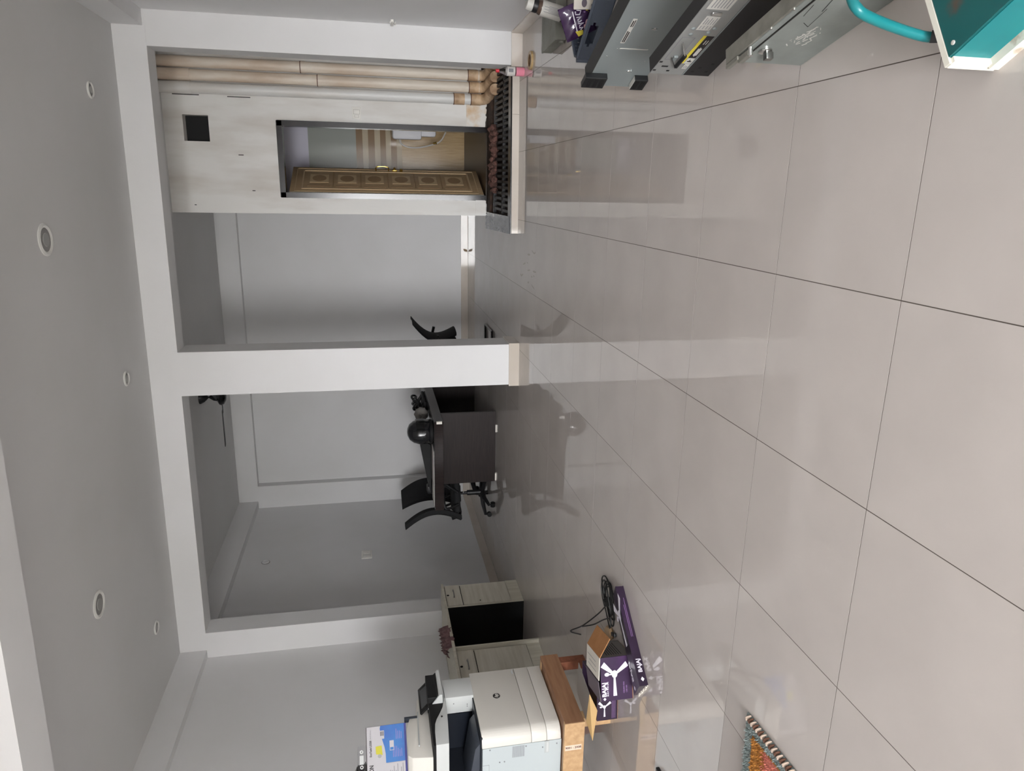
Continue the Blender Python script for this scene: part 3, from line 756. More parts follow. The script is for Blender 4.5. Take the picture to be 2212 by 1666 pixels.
pt = thing('office_printer', 'large white multifunction printer standing on the wooden stand', 'printer', (-3.2, 3.8, .302))
def plan(r=.075, dep=.62):
    pts = [(0, .29)]
    for k in range(9):
        a = k / 8 * PI / 2
        pts.insert(0, None) if False else None
    arc = [(-r + r * math.cos(a), -.305 + r - r * math.sin(a)) for a in [k / 8 * PI / 2 for k in range(9)]]
    return arc
arc = plan()
def front_piece(name, z0, z1, m_):
    bm = B(); inner = [(x - .03 if i < 5 else x, y + (.03 if i >= 5 else 0)) for i, (x, y) in enumerate(arc)]
    poly = [(0, .29)] + arc + [(-.085, -.305), (-.085, -.27), (-.05, -.23), (-.03, .29)]
    prism(bm, poly[::-1], z0, z1, bev=.0015); return obj(name, bm, m_, pt, True)
fd = front_piece('front_door', .193, .50, 'printer_front')
front_piece('paper_tray', .0955, .19, 'printer_front')
front_piece('paper_tray', .005, .0925, 'printer_front')
bm = B(); box(bm, (-.61, -.265, .003), (-.035, .288, .495)); obj('chassis', bm, 'groove', pt)
bm = B(); box(bm, (-.61, -.3055, .0), (-.088, -.26, .497), bev=.002); sp = obj('side_panel', bm, 'printer_cool', pt)
bm = B(); box(bm, (-.60, -.3062, .455), (-.21, -.302, .4565)); box(bm, (-.2115, -.3062, .02 + .435), (-.21, -.302, .497)); obj('panel_seam', bm, 'ink_grey', sp)
bm = B()
for k in range(15):
    z = .236 + k * .0052
    box(bm, (-.178, -.3065, z), (-.095, -.303, z + .0022))
obj('vent_grille', bm, 'ink_grey', sp)['kind'] = 'stuff'
bm = B(); box(bm, (-.175, -.3068, .078), (-.068 - .02, -.30, .108), bev=.001); obj('grip_recess', bm, 'printer_grey', sp)
bm = B(); box(bm, (-.168, -.3075, .083), (-.095, -.30, .096)); obj('grip_bar', bm, 'printer_white', sp)  # slightly paler flat bar laid over the grip recess
for (x, z) in ((-.10, .452), (-.105, .226), (-.115, .03), (-.2, .39), (-.2, .36), (-.13, .12), (-.34, .03)):
    bm = B(); cyl(bm, (x, -.308, z), (x, -.30, z), .0045, n=10); obj('screw', bm, 'ink_grey', sp)
# badge
ML = frame((.0005, .04, .352), (0, 1, 0), (0, 0, 1))
decal('badge', [ell(0, 0, .0235, .0235, 28)], ML, 'ink', fd, .001)
text('badge_letters', 'hp', .034, on(ML, 0, .001, .0012), 'printer_front', fd, shear=.3, bold=.0008)
bm = B(); box(bm, (0, .235, .200), (.0006, .272, .212)); obj('small_print', bm, 'printer_grey', fd)
# neck, cavity, scanner
bm = B(); box(bm, (-.125, .075, .498), (.0, .255, .695), bev=.004); nk = obj('neck', bm, 'printer_white', pt, True)
for (x, z) in ((-.05, .63), (-.065, .54), (-.08, .54)):
    bm = B(); cyl(bm, (x, .0735, z), (x, .078, z), .004, n=10); obj('screw', bm, 'ink_grey', nk)
bm = B(); box(bm, (-.61, .075, .497), (-.13, .29, .70)); box(bm, (-.61, -.3, .497), (-.40, .08, .70)); obj('output_bay', bm, 'printer_dark', pt)
bm = B(); box(bm, (-.4, -.29, .495), (-.02, .28, .508), bev=.003); obj('output_deck', bm, 'printer_dark', pt)
bm = B(); xz_prism(bm, [(-.40, .508), (-.06, .508), (-.10, .54), (-.40, .585)], -.285, -.02, bev=.006); obj('output_tray', bm, 'printer_tray', pt, True)
bm = B(); up = [(.29, .716), (.13, .70), (.06, .698), (0, .71), (-.05, .732), (-.10, .757), (-.14, .77), (-.2, .776), (-.315, .779)]
lo_ = [(-.315, .702), (-.14, .69), (-.03, .685), (.07, .684), (.18, .685), (.29, .70)]
yz_prism(bm, (up + lo_)[::-1], -.58, .0, bev=.002); bd = obj('scanner_band', bm, 'printer_white', pt, True)
bm = B(); yz_prism(bm, [(p[0], p[1] - .002) for p in up] + [(-.30, .795), (.28, .795)], -.56, -.012); obj('scanner_base', bm, 'black_matte', pt)
bm = B(); cyl(bm, (-.002, -.085, .723), (.003, -.085, .723), .006); obj('usb_port', bm, 'ink', bd)
bm = B(); yz_prism(bm, [(-.30, .795), (.22, .795), (.22, .862), (.08, .878), (.06, .918), (-.05, .947), (-.26, .945), (-.285, .92)], -.55, -.10, bev=.006); ld = obj('document_feeder', bm, 'printer_front', pt, True)
bm = B(); yz_prism(bm, [(-.20, .87), (.09, .862), (.09, .868), (-.20, .878)], -.104, -.09); obj('feeder_step', bm, 'printer_grey', ld)
bm = B(); box(bm, (-.5, -.297, .83), (-.2, -.288, .832)); obj('feeder_seam', bm, 'ink_grey', ld)
bm = B(); prism(bm, [(-.125, .045), (-.095, .045), (-.095, .062), (-.125, .062)], .87, .953); obj('feeder_guide', bm, 'printer_tray', ld)
# control panel
pb, ptop = Vector((.05, 0, .722)), Vector((-.085, 0, .852))
Mp = frame((.05, .175, .722), (0, 1, 0), ptop - pb)
Lp = (ptop - pb).length
bm = B(); box(bm, (-.118, 0, -.016), (.118, Lp, .0), Mp, bev=.004); cp = obj('control_panel', bm, 'black_gloss', pt, True)
bm = B(); box(bm, (-.088, .03, .0), (.085, Lp - .02, .0012), Mp); obj('screen', bm, 'screen', cp)
bm = B(); yz_prism(bm, [(.06, .70), (.285, .712), (.285, .80), (.06, .80)], -.09, .03, bev=.004); obj('panel_mount', bm, 'black_matte', cp)
bm = B(); xz_prism(bm, [(.052, .705), (.052, .722), (-.05, .80), (-.05, .70)], .05, .295); obj('panel_shell', bm, 'printer_white', cp)

# ink tank printer carton on top
t = thing('printer_carton', 'white and blue printer carton lying on top of the big printer', 'carton', (-3.285, 3.80, 1.2485), math.radians(40.5))
Wc, Hc, Dc = .37, .246, .24
bm = B(); box(bm, (-Wc, 0, 0), (0, Dc, Hc), bev=.002); obj('carton_body', bm, 'epson_white', t)
MF = frame((-Wc, -.0006, 0), (1, 0, 0), (0, 0, 1))
def fx(x): return Wc + x
decal('blue_print', [[(fx(-.212), 0.0), (fx(0), 0), (fx(0), .159), (fx(-.015), .163), (fx(-.03), .162), (fx(-.05), .158), (fx(-.076), .151), (fx(-.10), .144), (fx(-.123), .137), (fx(-.16), .131), (fx(-.212), .130)]], MF, 'epson_blue', t, .0005)
decal('navy_edge', [rect(0, 0, Wc, .012)], MF, 'epson_navy', t, .0009)
decal('text_panel', [rect(0, .012, fx(-.213), .122)], MF, 'epson_white', t, .0009)
rows = [rect(.02 + random.uniform(0, .02), .025 + k * .011, fx(-.222) - random.uniform(0, .05), .029 + k * .011) for k in range(8)]
decal('small_print', rows, on(MF, 0, 0, .0009), 'ink_grey', t)
rows = [rect(fx(-.085 - .10 * (k % 2)), .03 + (k // 2) * .0105, fx(-.02 - .10 * (k % 2)) - random.uniform(0, .03), .0325 + (k // 2) * .0105) for k in range(12) if not (k % 2 == 0 and k > 7)]
decal('small_print', rows, on(MF, 0, 0, .0005), 'print_lilac', t)
decal('white_label', [rect(fx(-.146), .079, fx(-.090), .105)], on(MF, 0, 0, .0006), 'epson_white', t)
decal('white_label', [rect(fx(-.075), .137, fx(-.028), .168)], on(MF, 0, 0, .0006), 'epson_white', t)
decal('label_print', [rect(fx(-.143), .082, fx(-.128), .102)], on(MF, 0, 0, .0013), 'epson_blue', t)
decal('label_bars', [rect(fx(-.058), .141 + k * .008, fx(-.033), .145 + k * .008) for k in range(3)], on(MF, 0, 0, .0013), 'ink', t)
decal('printer_picture', [[(fx(-.166), .150), (fx(-.112), .154), (fx(-.115), .192), (fx(-.158), .190)]], on(MF, 0, 0, .0004), 'print_olive', t)
decal('picture_roll', [ell(fx(-.170), .168, .011, .012)], on(MF, 0, 0, .0012), 'print_grey', t)
text('lettering', 'EcoTank L3250', .0175, on(MF, fx(-.124), .222, .0006), 'ink', t, bold=.0004, xscale=.84)
text('lettering', 'EPSON', .036, on(MF, fx(-.254), .218, .0006), 'ink', t, bold=.0008, xscale=.7)
text('small_lettering', 'Wi-Fi Direct', .010, on(MF, fx(-.045), .222, .0006), 'ink_grey', t)
bm = B(); box(bm, (-Wc, .001, Hc - .001), (-.001, .012, Hc + .003)); obj('flap_edge', bm, 'ink', t)
# clear plastic holder on the carton
t = thing('plastic_holder', 'small clear plastic holder standing on the printer carton', 'holder', (-3.42, 3.75, 1.4975), math.radians(40.5))
bm = B(); box(bm, (-.12, -.03, 0), (.035, .03, .055), bev=.004); obj('holder_shell', bm, 'clear', t)
for x in (-.085, .0):
    bm = B(); lathe(bm, [(.0105, .0), (.0105, .006), (.005, .006), (.005, .0)], M=frame((x, -.031, .03), (1, 0, 0), (0, 0, 1))); obj('boss', bm, 'printer_white', t, True)
bm = B(); box(bm, (-.07, -.033, .018), (-.02, -.029, .042)); obj('inner_plate', bm, 'printer_white', t)
t = thing('black_bowl', 'round black thing on the printer carton beside the clear holder', 'bowl', (-3.60, 3.74, 1.4975))
bm = B(); lathe(bm, [(0, 0), (.07, 0), (.075, .03), (.06, .065), (.02, .085), (0, .087)], n=24); obj('dome', bm, 'black_gloss', t, True)
bm = B(); lathe(bm, [(.072, 0), (.082, .004), (.082, .012), (.075, .014)], n=24); obj('rim', bm, 'black_matte', t, True)

# ------------------------------------------------------------------ fan cartons on the floor
def fan_print(M_, s, parent, name='fan_picture', rot=0, m_='print_white'):
    """white line-art ceiling fan, width about 1*s"""
    R_ = M_ @ Matrix.Rotation(rot, 4, 'Z')
    P_ = lambda pts: [(x * s, y * s) for x, y in pts]
    polys = [P_([(-.10, -.03), (-.10, .035), (-.72, .06), (-.72, -.07)]),
             P_([(.03, .10), (.09, .04), (.46, .36), (.30, .48)]),
             P_([(.02, -.09), (.10, -.06), (.42, -.40), (.26, -.50)]),
             P_(ell(.02, 0, .13, .10, 18)), P_(rect(.0, .09, .04, .20)), P_(ell(.03, .27, .065, .085, 16))]
    decal(name, polys, R_, m_, parent)
# carton A: open box facing the camera
t = thing('fan_carton', 'open purple fan carton with a brown flap raised, by the cables', 'carton', (-2.746, 3.145, 0), math.atan2(.062, .23))
w_, h_, d_ = .245, .186, .23
th = .004
def panel(nm, lo, hi, m_, par): 
    b = B(); box(b, lo, hi); return obj(nm, b, m_, par)
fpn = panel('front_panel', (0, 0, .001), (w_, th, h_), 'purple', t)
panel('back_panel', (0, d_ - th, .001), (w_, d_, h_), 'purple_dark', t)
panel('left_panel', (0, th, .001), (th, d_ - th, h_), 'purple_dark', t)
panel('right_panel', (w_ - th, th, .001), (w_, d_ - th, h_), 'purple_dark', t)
panel('bottom_panel', (0, 0, 0), (w_, d_, .003), 'kraft', t)
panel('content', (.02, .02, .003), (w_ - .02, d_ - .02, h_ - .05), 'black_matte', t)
MF = frame((0, -.0005, 0), (1, 0, 0), (0, 0, 1))
fan_print(on(MF, .145, .105, .0004), .165, fpn)
text('lettering', 'BAJAJ', .034, on(MF, .066, .166, .0006), 'print_white', fpn, bold=.0012)
decal('brand_mark', [[(.004, .166), (.013, .157), (.022, .166), (.013, .175)]], on(MF, .0, 0, .0006), 'print_white', fpn)
text('small_lettering', 'BUILT FOR LIFE', .012, on(MF, .068, .146, .0006), 'print_white', fpn, bold=.0002)
text('small_lettering', 'CEILING FAN', .011, on(MF, .068, .052, .0006), 'print_lilac', fpn)
text('small_lettering', '1200 MM', .011, on(MF, .058, .036, .0006), 'print_lilac', fpn)
# flaps
rpn = bpy.data.objects['right_panel']; rpn.data.materials[0] = MATS['card_silver']
MR = frame((w_ + .0005, 0, 0), (0, 1, 0), (0, 0, 1))
decal('print_lines', [rect(.03, .05 + k * .014, .20 - .02 * (k % 3), .054 + k * .014) for k in range(7)], MR, 'ink', rpn)
b = B(); box(b, (0, 0, 0), (.12, d_, th), Matrix.Translation((w_, 0, h_)) @ Matrix.Rotation(math.radians(32), 4, 'Y')); obj('flap', b, 'kraft', t)
b = B(); box(b, (-.125, 0, 0), (0, d_, th), Matrix.Translation((w_, 0, h_)) @ Matrix.Rotation(math.radians(4), 4, 'Y')); fl_ = obj('flap', b, 'card_white', t)
decal('print_lines', [rect(.15 + .028 * k, .05, .153 + .028 * k, .2 - .03 * (k % 2)) for k in range(3)], Matrix.Translation((0, 0, h_ + .011)), 'ink_grey', fl_, .0004)
b = B(); box(b, (0, 0, 0), (.115, d_, th), Matrix.Translation((0, 0, h_)) @ Matrix.Rotation(math.radians(-6), 4, 'Y')); fl2 = obj('flap', b, 'purple_grey', t)
# carton B: closed-sided box standing further left behind
t = thing('fan_carton', 'purple fan carton with tan flaps standing beside the wooden stand', 'carton', (-3.061, 3.352, 0), math.radians(8))
w_, h_, d_ = .225, .13, .30
fpn = panel('front_panel', (0, 0, .001), (w_, th, h_), 'purple_dark', t)
panel('back_panel', (0, d_ - th, .001), (w_, d_, h_), 'purple_dark', t); panel('left_panel', (0, th, .001), (th, d_ - th, h_), 'kraft_light', t)
panel('right_panel', (w_ - th, th, .001), (w_, d_ - th, h_), 'purple_dark', t); panel('bottom_panel', (0, 0, 0), (w_, d_, .003), 'kraft', t)
panel('content', (.02, .02, .003), (w_ - .02, d_ - .02, h_ - .03), 'purple_dark', t)
MF = frame((0, -.0005, 0), (1, 0, 0), (0, 0, 1))
fan_print(on(MF, .085, .083, .0004), .085, fpn)
decal('print_lines', [rect(.01, .034 - k * .009, .215, .036 - k * .009) for k in range(3)], on(MF, 0, 0, .0004), 'print_lilac', fpn)
decal('print_seal', [ell(.19, .112, .02, .013, 16)], on(MF, 0, 0, .0004), 'card_white', fpn)
text('small_lettering', 'FRORE', .012, on(MF, .15, .072, .0006), 'print_lilac', fpn)
def quad_panel(nm, pts, m_, par, th_=.003):
    inv = (Matrix.Translation(par.location) @ Matrix.Rotation(par.rotation_euler.z, 4, 'Z')).inverted()
    P_ = [inv @ Vector(p) for p in pts]; n_ = (P_[1] - P_[0]).cross(P_[2] - P_[0]).normalized() * th_
    b_ = B(); lo = [b_.verts.new(p) for p in P_]; hi = [b_.verts.new(p + n_) for p in P_]
    b_.faces.new(lo[::-1]); b_.faces.new(hi)
    for k in range(4): b_.faces.new((lo[k], lo[(k + 1) % 4], hi[(k + 1) % 4], hi[k]))
    return obj(nm, b_, m_, par)
quad_panel('flap', [(-2.872, 3.362, .18), (-3.085, 3.396, .18), (-3.18, 3.335, .155), (-2.983, 3.350, .131)], 'kraft_light', t)
quad_panel('flap', [(-2.872, 3.362, .18), (-2.82, 3.59, .182), (-3.04, 3.60, .182), (-3.085, 3.396, .18)], 'card_silver', t)
# carton C: long flat box in front
ax = Vector((-2.19 + 2.513, 3.394 - 2.957, 0)); a_ = math.atan2(ax.y, ax.x)
t = thing('blade_carton', 'long flat purple fan blade carton lying in front of the cables', 'carton', (-2.513, 2.957, 0), a_)
Lb, Wb, Hb = .55, .185, .05
bm = B(); ft = [(0, 0), (Lb, 0), (Lb - .01, .115), (.16, .135), (0, Wb)]; zt_ = [Hb, Hb, .036, .034, .029]
lo = [bm.verts.new((x, y, .001)) for x, y in ft]; hi = [bm.verts.new((x, y, z)) for (x, y), z in zip(ft, zt_)]
bm.faces.new(lo[::-1]); bm.faces.new(hi)
for k in range(5): bm.faces.new((lo[k], lo[(k + 1) % 5], hi[(k + 1) % 5], hi[k]))
bod = obj('carton_body', bm, 'purple_dark', t)
MT = frame((0, 0, Hb + .0006), (1, 0, 0), (0, Wb, -.021))
fan_print(on(MT, .40, .068, .0006), .235, bod)
text('lettering', 'BAJAJ', .044, on(MT, .105, .112, .0012), 'print_white', bod, bold=.0010)
decal('brand_mark', [[(.008, .118), (.020, .106), (.032, .118), (.020, .13)]], on(MT, 0, 0, .0012), 'print_white', bod)
MS = frame((0, -.0005, 0), (1, 0, 0), (0, 0, 1))
text('lettering', 'BAJAJ', .030, on(MS, .105, .024, .0005), 'print_white', bod, bold=.0008)
decal('brand_mark', [[(.022, .024), (.034, .014), (.046, .024), (.034, .034)]], on(MS, 0, 0, .0005), 'print_white', bod)
decal('print_lines', [rect(.26, .018, .48, .020), rect(.26, .026, .44, .028)], on(MS, 0, 0, .0005), 'print_lilac', bod)
bm = B(); 
for k in range(9):
    y = k * Wb / 9; box(bm, (-.005 - .003 * (k % 3), y, .002), (.002, y + Wb / 9, .008 + .004 * (k % 2)))
obj('torn_edge', bm, 'card_white', t)
bm = B(); box(bm, (Lb - .008, .004, .004), (Lb + .003, .08, .034)); obj('end_flap', bm, 'card_white', t)
# cables
cab = thing('cable_coil', 'tangled coil of thin black cable on the floor', 'cable', (-2.40, 3.585, 0))
for k in range(6):
    a0 = random.uniform(-.28, .28) + math.radians(42); L1, L2 = random.uniform(.09, .15), random.uniform(.035, .08)
    ox, oy = random.uniform(-.03, .03), random.uniform(-.03, .03)
    pts = []
    for q in range(10):
        an = 2 * PI * q / 10; x, y = L1 * math.cos(an), L2 * math.sin(an) * (1 + .5 * math.cos(an))
        pts.append((ox + x * math.cos(a0) - y * math.sin(a0), oy + x * math.sin(a0) + y * math.cos(a0), .006 + .0035 * k + .003 * (1 + math.sin(3 * an + k))))
    bm = B(); tube(bm, smooth_path(pts, 4, True), .0042, 8, closed=True); obj('cable_loop', bm, 'cable', cab, True)
bm = B(); tube(bm, smooth_path([(-.02, -.02, .04), (-.14, .08, .05), (-.26, .15, .12), (-.27, .12, .21), (-.26, .06, .16)], 6), .0042, 8); obj('cable_end', bm, 'cable', cab, True)
bm = B(); tube(bm, smooth_path([(-.05, -.10, .03), (-.15, .03, .03), (-.24, .12, .06), (-.26, .14, .13)], 6), .0042, 8); obj('cable_end', bm, 'cable', cab, True)
bm = B(); tube(bm, [(-.01, -.01, .02), (.02, -.015, .03)], .024, 10); obj('cable_tie', bm, 'cable', cab, True)
t = thing('brush_head', 'small dark oval brush lying by the open carton', 'brush', (-2.60, 3.55, 0), math.radians(-62))
bm = B(); lathe(bm, [(0, 0), (.04, 0), (.045, .012), (.035, .026), (0, .03)], n=20)
for v in bm.verts: v.co.x *= 1.5
obj('brush_back', bm, 'door_deep', t, True)
bm = B(); box(bm, (.05, -.012, .004), (.12, .012, .02), bev=.005); obj('grip', bm, 'black_plastic', t, True)
tag(obj('black_plug', (lambda b: (box(b, (-.02, -.015, 0), (.02, .015, .02), bev=.004), b)[1])(B()), 'black_plastic'), 'tiny black plastic piece on the floor in front of the printer stand', 'plug').location = (-2.862, 2.735, 0)

# ------------------------------------------------------------------ door mat
t = thing('door_mat', 'tufted grey mat with orange and pink middle and braided edge', 'mat', (-1.915, 2.044, 0), math.radians(-86))
# local x: towards the camera along the right edge; local y: to ... left is -y
LX, LY = .62, .45
bm = B(); box(bm, (0, -LY, 0), (LX, 0, .010), bev=.004); obj('mat_base', bm, 'mat_grey', t)
bm = B(); prism(bm, [(.055, -LY + .05), (LX - .05, -LY + .05), (LX - .05, -.06), (.055, -.06)], .009, .014, bev=.002); mp_ = obj('mat_middle', bm, 'mat_orange', t)
bm = B(); prism(bm, [(.16, -.16), (LX - .12, -.30), (LX - .05, -.062), (.14, -.062)], .0135, .0165, bev=.0015); obj('mat_patch', bm, 'mat_pink', mp_)
tf = B()
for k in range(5200):
    x, y = random.uniform(.004, LX - .004), random.uniform(-LY + .004, -.02)
    inn = .055 < x < LX - .05 and -LY + .05 < y < -.06
    if inn: continue
    h = random.uniform(.008, .016); a = random.uniform(0, 6.28); dx, dy = math.cos(a) * .0028, math.sin(a) * .0028
    lx, ly = random.uniform(-.006, .006), random.uniform(-.006, .006)
    vs = [tf.verts.new((x - dx, y - dy, .008)), tf.verts.new((x + dx, y + dy, .008)), tf.verts.new((x + lx, y + ly, .008 + h))]
    tf.faces.new(vs)
o = obj('mat_pile', tf, 'mat_grey', t, fix=False); o['kind'] = 'stuff'
for m_, lo_y in (('mat_orange', 0), ('mat_pink', 1)):
    tf = B()
    for k in range(3600):
        x, y = random.uniform(.058, LX - .052), random.uniform(-LY + .052, -.063)
        pk = y > -.15 - .2 * (x - .16) and x > .13
        if pk != bool(lo_y): continue
        h = random.uniform(.006, .013); a = random.uniform(0, 6.28); dx, dy = math.cos(a) * .003, math.sin(a) * .003
        vs = [tf.verts.new((x - dx, y - dy, .012)), tf.verts.new((x + dx, y + dy, .012)), tf.verts.new((x + random.uniform(-.006, .006), y + random.uniform(-.006, .006), .013 + h))]
        tf.faces.new(vs)
    o = obj('mat_pile', tf, m_, t, fix=False); o['kind'] = 'stuff'
for k in range(34):
    x = .012 + k * .0178
    b = B(); tube(b, smooth_path([(x, -.026, .013), (x + .006, -.012, .018), (x + .016, .002, .006)], 3), [.003, .005, .006, .0065, .006, .005, .003][:7], 6)
    obj('braid_stitch', b, 'stitch_brown' if k % 2 else 'stitch_cream', t, True)

# ------------------------------------------------------------------ discarded hardware along the right side
def slab_root(name, label, cat, p, q):
    """local x runs from the far end p towards the near end q, local -y is the face seen, z up"""
    d = Vector(q) - Vector(p)
    return thing(name, label, cat, (p[0], p[1], 0), math.atan2(d.y, d.x))
# in these roots the visible face looks to local -y  (x towards the camera => -y is world left)
def mirror_fix(): pass
# galvanised switch box
t = slab_root('galvanised_box', 'scratched galvanised steel box with a bolt latch, beside the teal machine', 'metal box', (.398, 2.207), (.496, 1.808))
LG, HG = .50, .235
bm = B(); box(bm, (0, 0.0, 0), (LG, .055, HG), bev=.003); gb = obj('box_shell', bm, 'galvanised', t)
bm = B(); box(bm, (-.03, .002, HG), (LG, .05, HG + .008), bev=.002); obj('lid_lip', bm, 'galv_lip', t)
bm = B(); box(bm, (.02, -.003, HG - .022), (LG, .0, HG - .018)); obj('fold_line', bm, 'groove', gb)
bm = B(); box(bm, (-.028, -.012, HG - .005), (.045, .0, HG + .010), bev=.002); box(bm, (.04, -.022, HG - .012), (.10, -.004, HG + .006), bev=.003); obj('latch_bar', bm, 'galv_lip', gb)
bm = B(); cyl(bm, (.105, -.026, HG), (.105, 0, HG), .006, n=10); obj('rivet', bm, 'chrome', gb, True)
bm = B(); lathe(bm, [(0, 0), (.020, 0), (.020, .004), (.012, .007), (0, .007)], M=frame((.09, -.0005, .178), (1, 0, 0), (0, 0, 1)), n=20); bo = obj('bolt_washer', bm, 'chrome', gb, True)
bm = B(); box(bm, (.078, -.028, .156), (.100, -.006, .180), bev=.003); obj('bolt_head', bm, 'steel', bo, True)
MG = frame((0, -.0004, 0), (1, 0, 0), (0, 0, 1))
sc_ = []
for k in range(46):
    x = random.gauss(.20, .028); y = random.gauss(.108, .017); a = random.uniform(-.6, .9); l_ = random.uniform(.003, .012); w2 = random.uniform(.0006, .0018)
    c_, s_ = math.cos(a), math.sin(a); sc_.append([(x - l_ * c_ + w2 * s_, y - l_ * s_ - w2 * c_), (x + l_ * c_ + w2 * s_, y + l_ * s_ - w2 * c_), (x + l_ * c_ - w2 * s_, y + l_ * s_ + w2 * c_), (x - l_ * c_ - w2 * s_, y - l_ * s_ + w2 * c_)])
decal('scratch', sc_, MG, 'label_white', gb, .0003)
def line(a, b, w2): 
    d = Vector(b) - Vector(a); n_ = Vector((-d.y, d.x)).normalized() * w2
    return [tuple(Vector(a) + n_), tuple(Vector(a) - n_), tuple(Vector(b) - n_), tuple(Vector(b) + n_)][::-1]
decal('scratch', [line((.245, .140), (.265, .166), .0008), line((.245, .140), (.345, .150), .0006), line((.33, .155), (.40, .168), .001), line((.30, .19), (.36, .20), .0007)], MG, 'groove', gb, .0003)
for (x, z) in ((.22, HG + .002), (.33, HG + .002)):
    bm = B(); cyl(bm, (x, -.002, z), (x, .004, z), .003, n=8); obj('rivet', bm, 'chrome', gb)

# rack unit with yellow label
t = slab_root('rack_server', 'silver and black rack server with yellow label standing on edge', 'server', (.459, 2.863), (.617, 2.369))
LD, HD, TD = .80, .25, .062
bm = B(); box(bm, (0, .002, 0), (LD, TD, .250), bev=.001); obj('chassis', bm, 'server_black', t)
bm = B(); box(bm, (0, -.001, .114), (LD, .004, .2495), bev=.0008); lidp = obj('lid', bm, 'server_silver_warm', t)
bm = B(); box(bm, (.0, -.0015, 0), (LD, .004, .1115), bev=.0008); bs = obj('black_side', bm, 'server_black', t)
bm = B(); box(bm, (.0, -.0035, .1115), (LD, .002, .1155)); obj('lid_lip', bm, 'server_silver', lidp)
MD = frame((0, -.0014, 0), (1, 0, 0), (0, 0, 1))
decal('yellow_label', [rect(.092, .151, .292, .1635)], MD, 'label_yellow', lidp)
decal('black_label', [rect(.135, .121, .291, .150)], MD, 'ink', lidp)
decal('label_drawing', [rect(.155, .127, .205, .142), rect(.148, .133, .155, .137), rect(.205, .133, .212, .137), rect(.235, .128, .262, .131), rect(.235, .137, .262, .140)], on(MD, 0, 0, .0006), 'label_white', lidp)
decal('white_label', [rect(.092, .121, .132, .149), rect(.05, .121, .088, .140)], MD, 'label_white', lidp)
decal('label_drawing', [rect(.105, .126, .112, .142), rect(.112, .133, .122, .137)], on(MD, 0, 0, .0006), 'ink', lidp)
decal('small_print', [rect(.058, .125, .072, .128), rect(.058, .132, .078, .134), rect(.058, .136, .07, .1375)], on(MD, 0, 0, .0006), 'ink_grey', lidp)
decal('data_label', [rect(.327, .160, .414, .212), rect(.455, .155, .56, .235)], MD, 'label_white', lidp)
decal('small_print', [rect(.365, .166 + k * .009, .405 - .01 * (k % 2), .1685 + k * .009) for k in range(5)] + [rect(.335, .166 + k * .012, .355, .168 + k * .012) for k in range(4)] + [rect(.465, .165 + k * .011, .55 - .02 * (k % 3), .168 + k * .011) for k in range(6)], on(MD, 0, 0, .0006), 'ink_grey', lidp)
for (x, z) in ((.332, .222), (.34, .145), (.295, .215), (.312, .156)):
    bm = B(); lathe(bm, [(0, .004), (.006, .003), (.009, 0)], M=frame((x, -.001, z), (1, 0, 0), (0, 0, 1)), n=14); obj('dimple', bm, 'server_silver', lidp, True)
bm = B(); box(bm, (.425, -.009, .168), (.443, -.001, .206), bev=.004, seg=3); obj('lid_catch', bm, 'chrome', lidp, True)
bm = B()
for r_ in (rect(.112, .187, .275, .189), rect(.112, .235, .275, .237), rect(.112, .187, .114, .237), rect(.273, .187, .275, .237)): flat(bm, r_, MD, .0004)
obj('recess_edge', bm, 'ink_grey', lidp)
bm = B(); tube(bm, [(.100, -.02, .185), (.180, -.02, .185)], .008, 10); hd = obj('latch_grip', bm, 'black_plastic', lidp, True)
bm = B(); tube(bm, [(.100, -.02, .185), (.092, -.022, .187), (.14, -.006, .221)], .0028, 6); tube(bm, [(.180, -.02, .185), (.19, -.022, .19), (.245, -.006, .222)], .0028, 6); obj('latch_wire', bm, 'chrome', hd, True)
bm = B(); box(bm, (.118, -.010, .196), (.148, -.001, .212), bev=.002); obj('latch_bracket', bm, 'server_silver', lidp)
bm = B()
for (x, z, w2) in ((.093, .242, .006), (.061, .213, .013), (.028, .243, .006), (.028, .187, .006)): box(bm, (x - .005, -.0016, z - w2), (x + .005, .0, z + w2) if z + w2 < .249 else (x + .005, 0, .249))
obj('square_hole', bm, 'black_matte', lidp)
bm = B()
for (x, z) in ((.098, .030), (.064, .067), (.031, .084), (.035, .028)): box(bm, (x - .005, -.0021, z - .006), (x + .005, -.001, z + .006))
obj('square_hole', bm, 'knee_black', bs)

# plain silver rack unit behind it
t = slab_root('rack_server', 'plain silver rack server standing on edge with black end brackets', 'server', (.513, 3.623), (.76, 3.05))
HD1 = .284
bm = B(); box(bm, (.0, .002, 0), (.86, .09, HD1), bev=.001); obj('chassis', bm, 'server_black', t)
bm = B(); box(bm, (-.002, -.001, .002), (.86, .004, HD1 - .001), bev=.0008); lidp = obj('lid', bm, 'server_silver', t)
decal('paper_label', [rect(.344, .2075, .514, .2275) ], MD, 'label_white', lidp)
decal('small_print', [rect(.352, .211, .425, .216), rect(.352, .219, .43, .2235), rect(.46, .211, .505, .2145), rect(.46, .218, .50, .223)], on(MD, 0, 0, .0006), 'ink', lidp)
bm = B(); tube(bm, smooth_path([(.302, -.0015, .214), (.306, -.002, .20), (.306, -.002, .095), (.310, -.0015, .082)], 4), .0022, 6); obj('embossed_line', bm, 'label_white', lidp, True)
for (x, z) in ((.458, .111), (.137, .111)):
    bm = B(); box(bm, (x - .008, -.005, z - .006), (x + .008, -.001, z + .004), bev=.0015); box(bm, (x - .002, -.007, z - .014), (x + .002, -.001, z + .012)); obj('lid_clip', bm, 'chrome', lidp)
for (x, z) in ((.06, .2), (.24, .255), (.30, .225), (.22, .062), (.33, .13)):
    bm = B(); cyl(bm, (x, -.0025, z), (x, 0, z), .003, n=8); obj('rivet', bm, 'chrome', lidp)
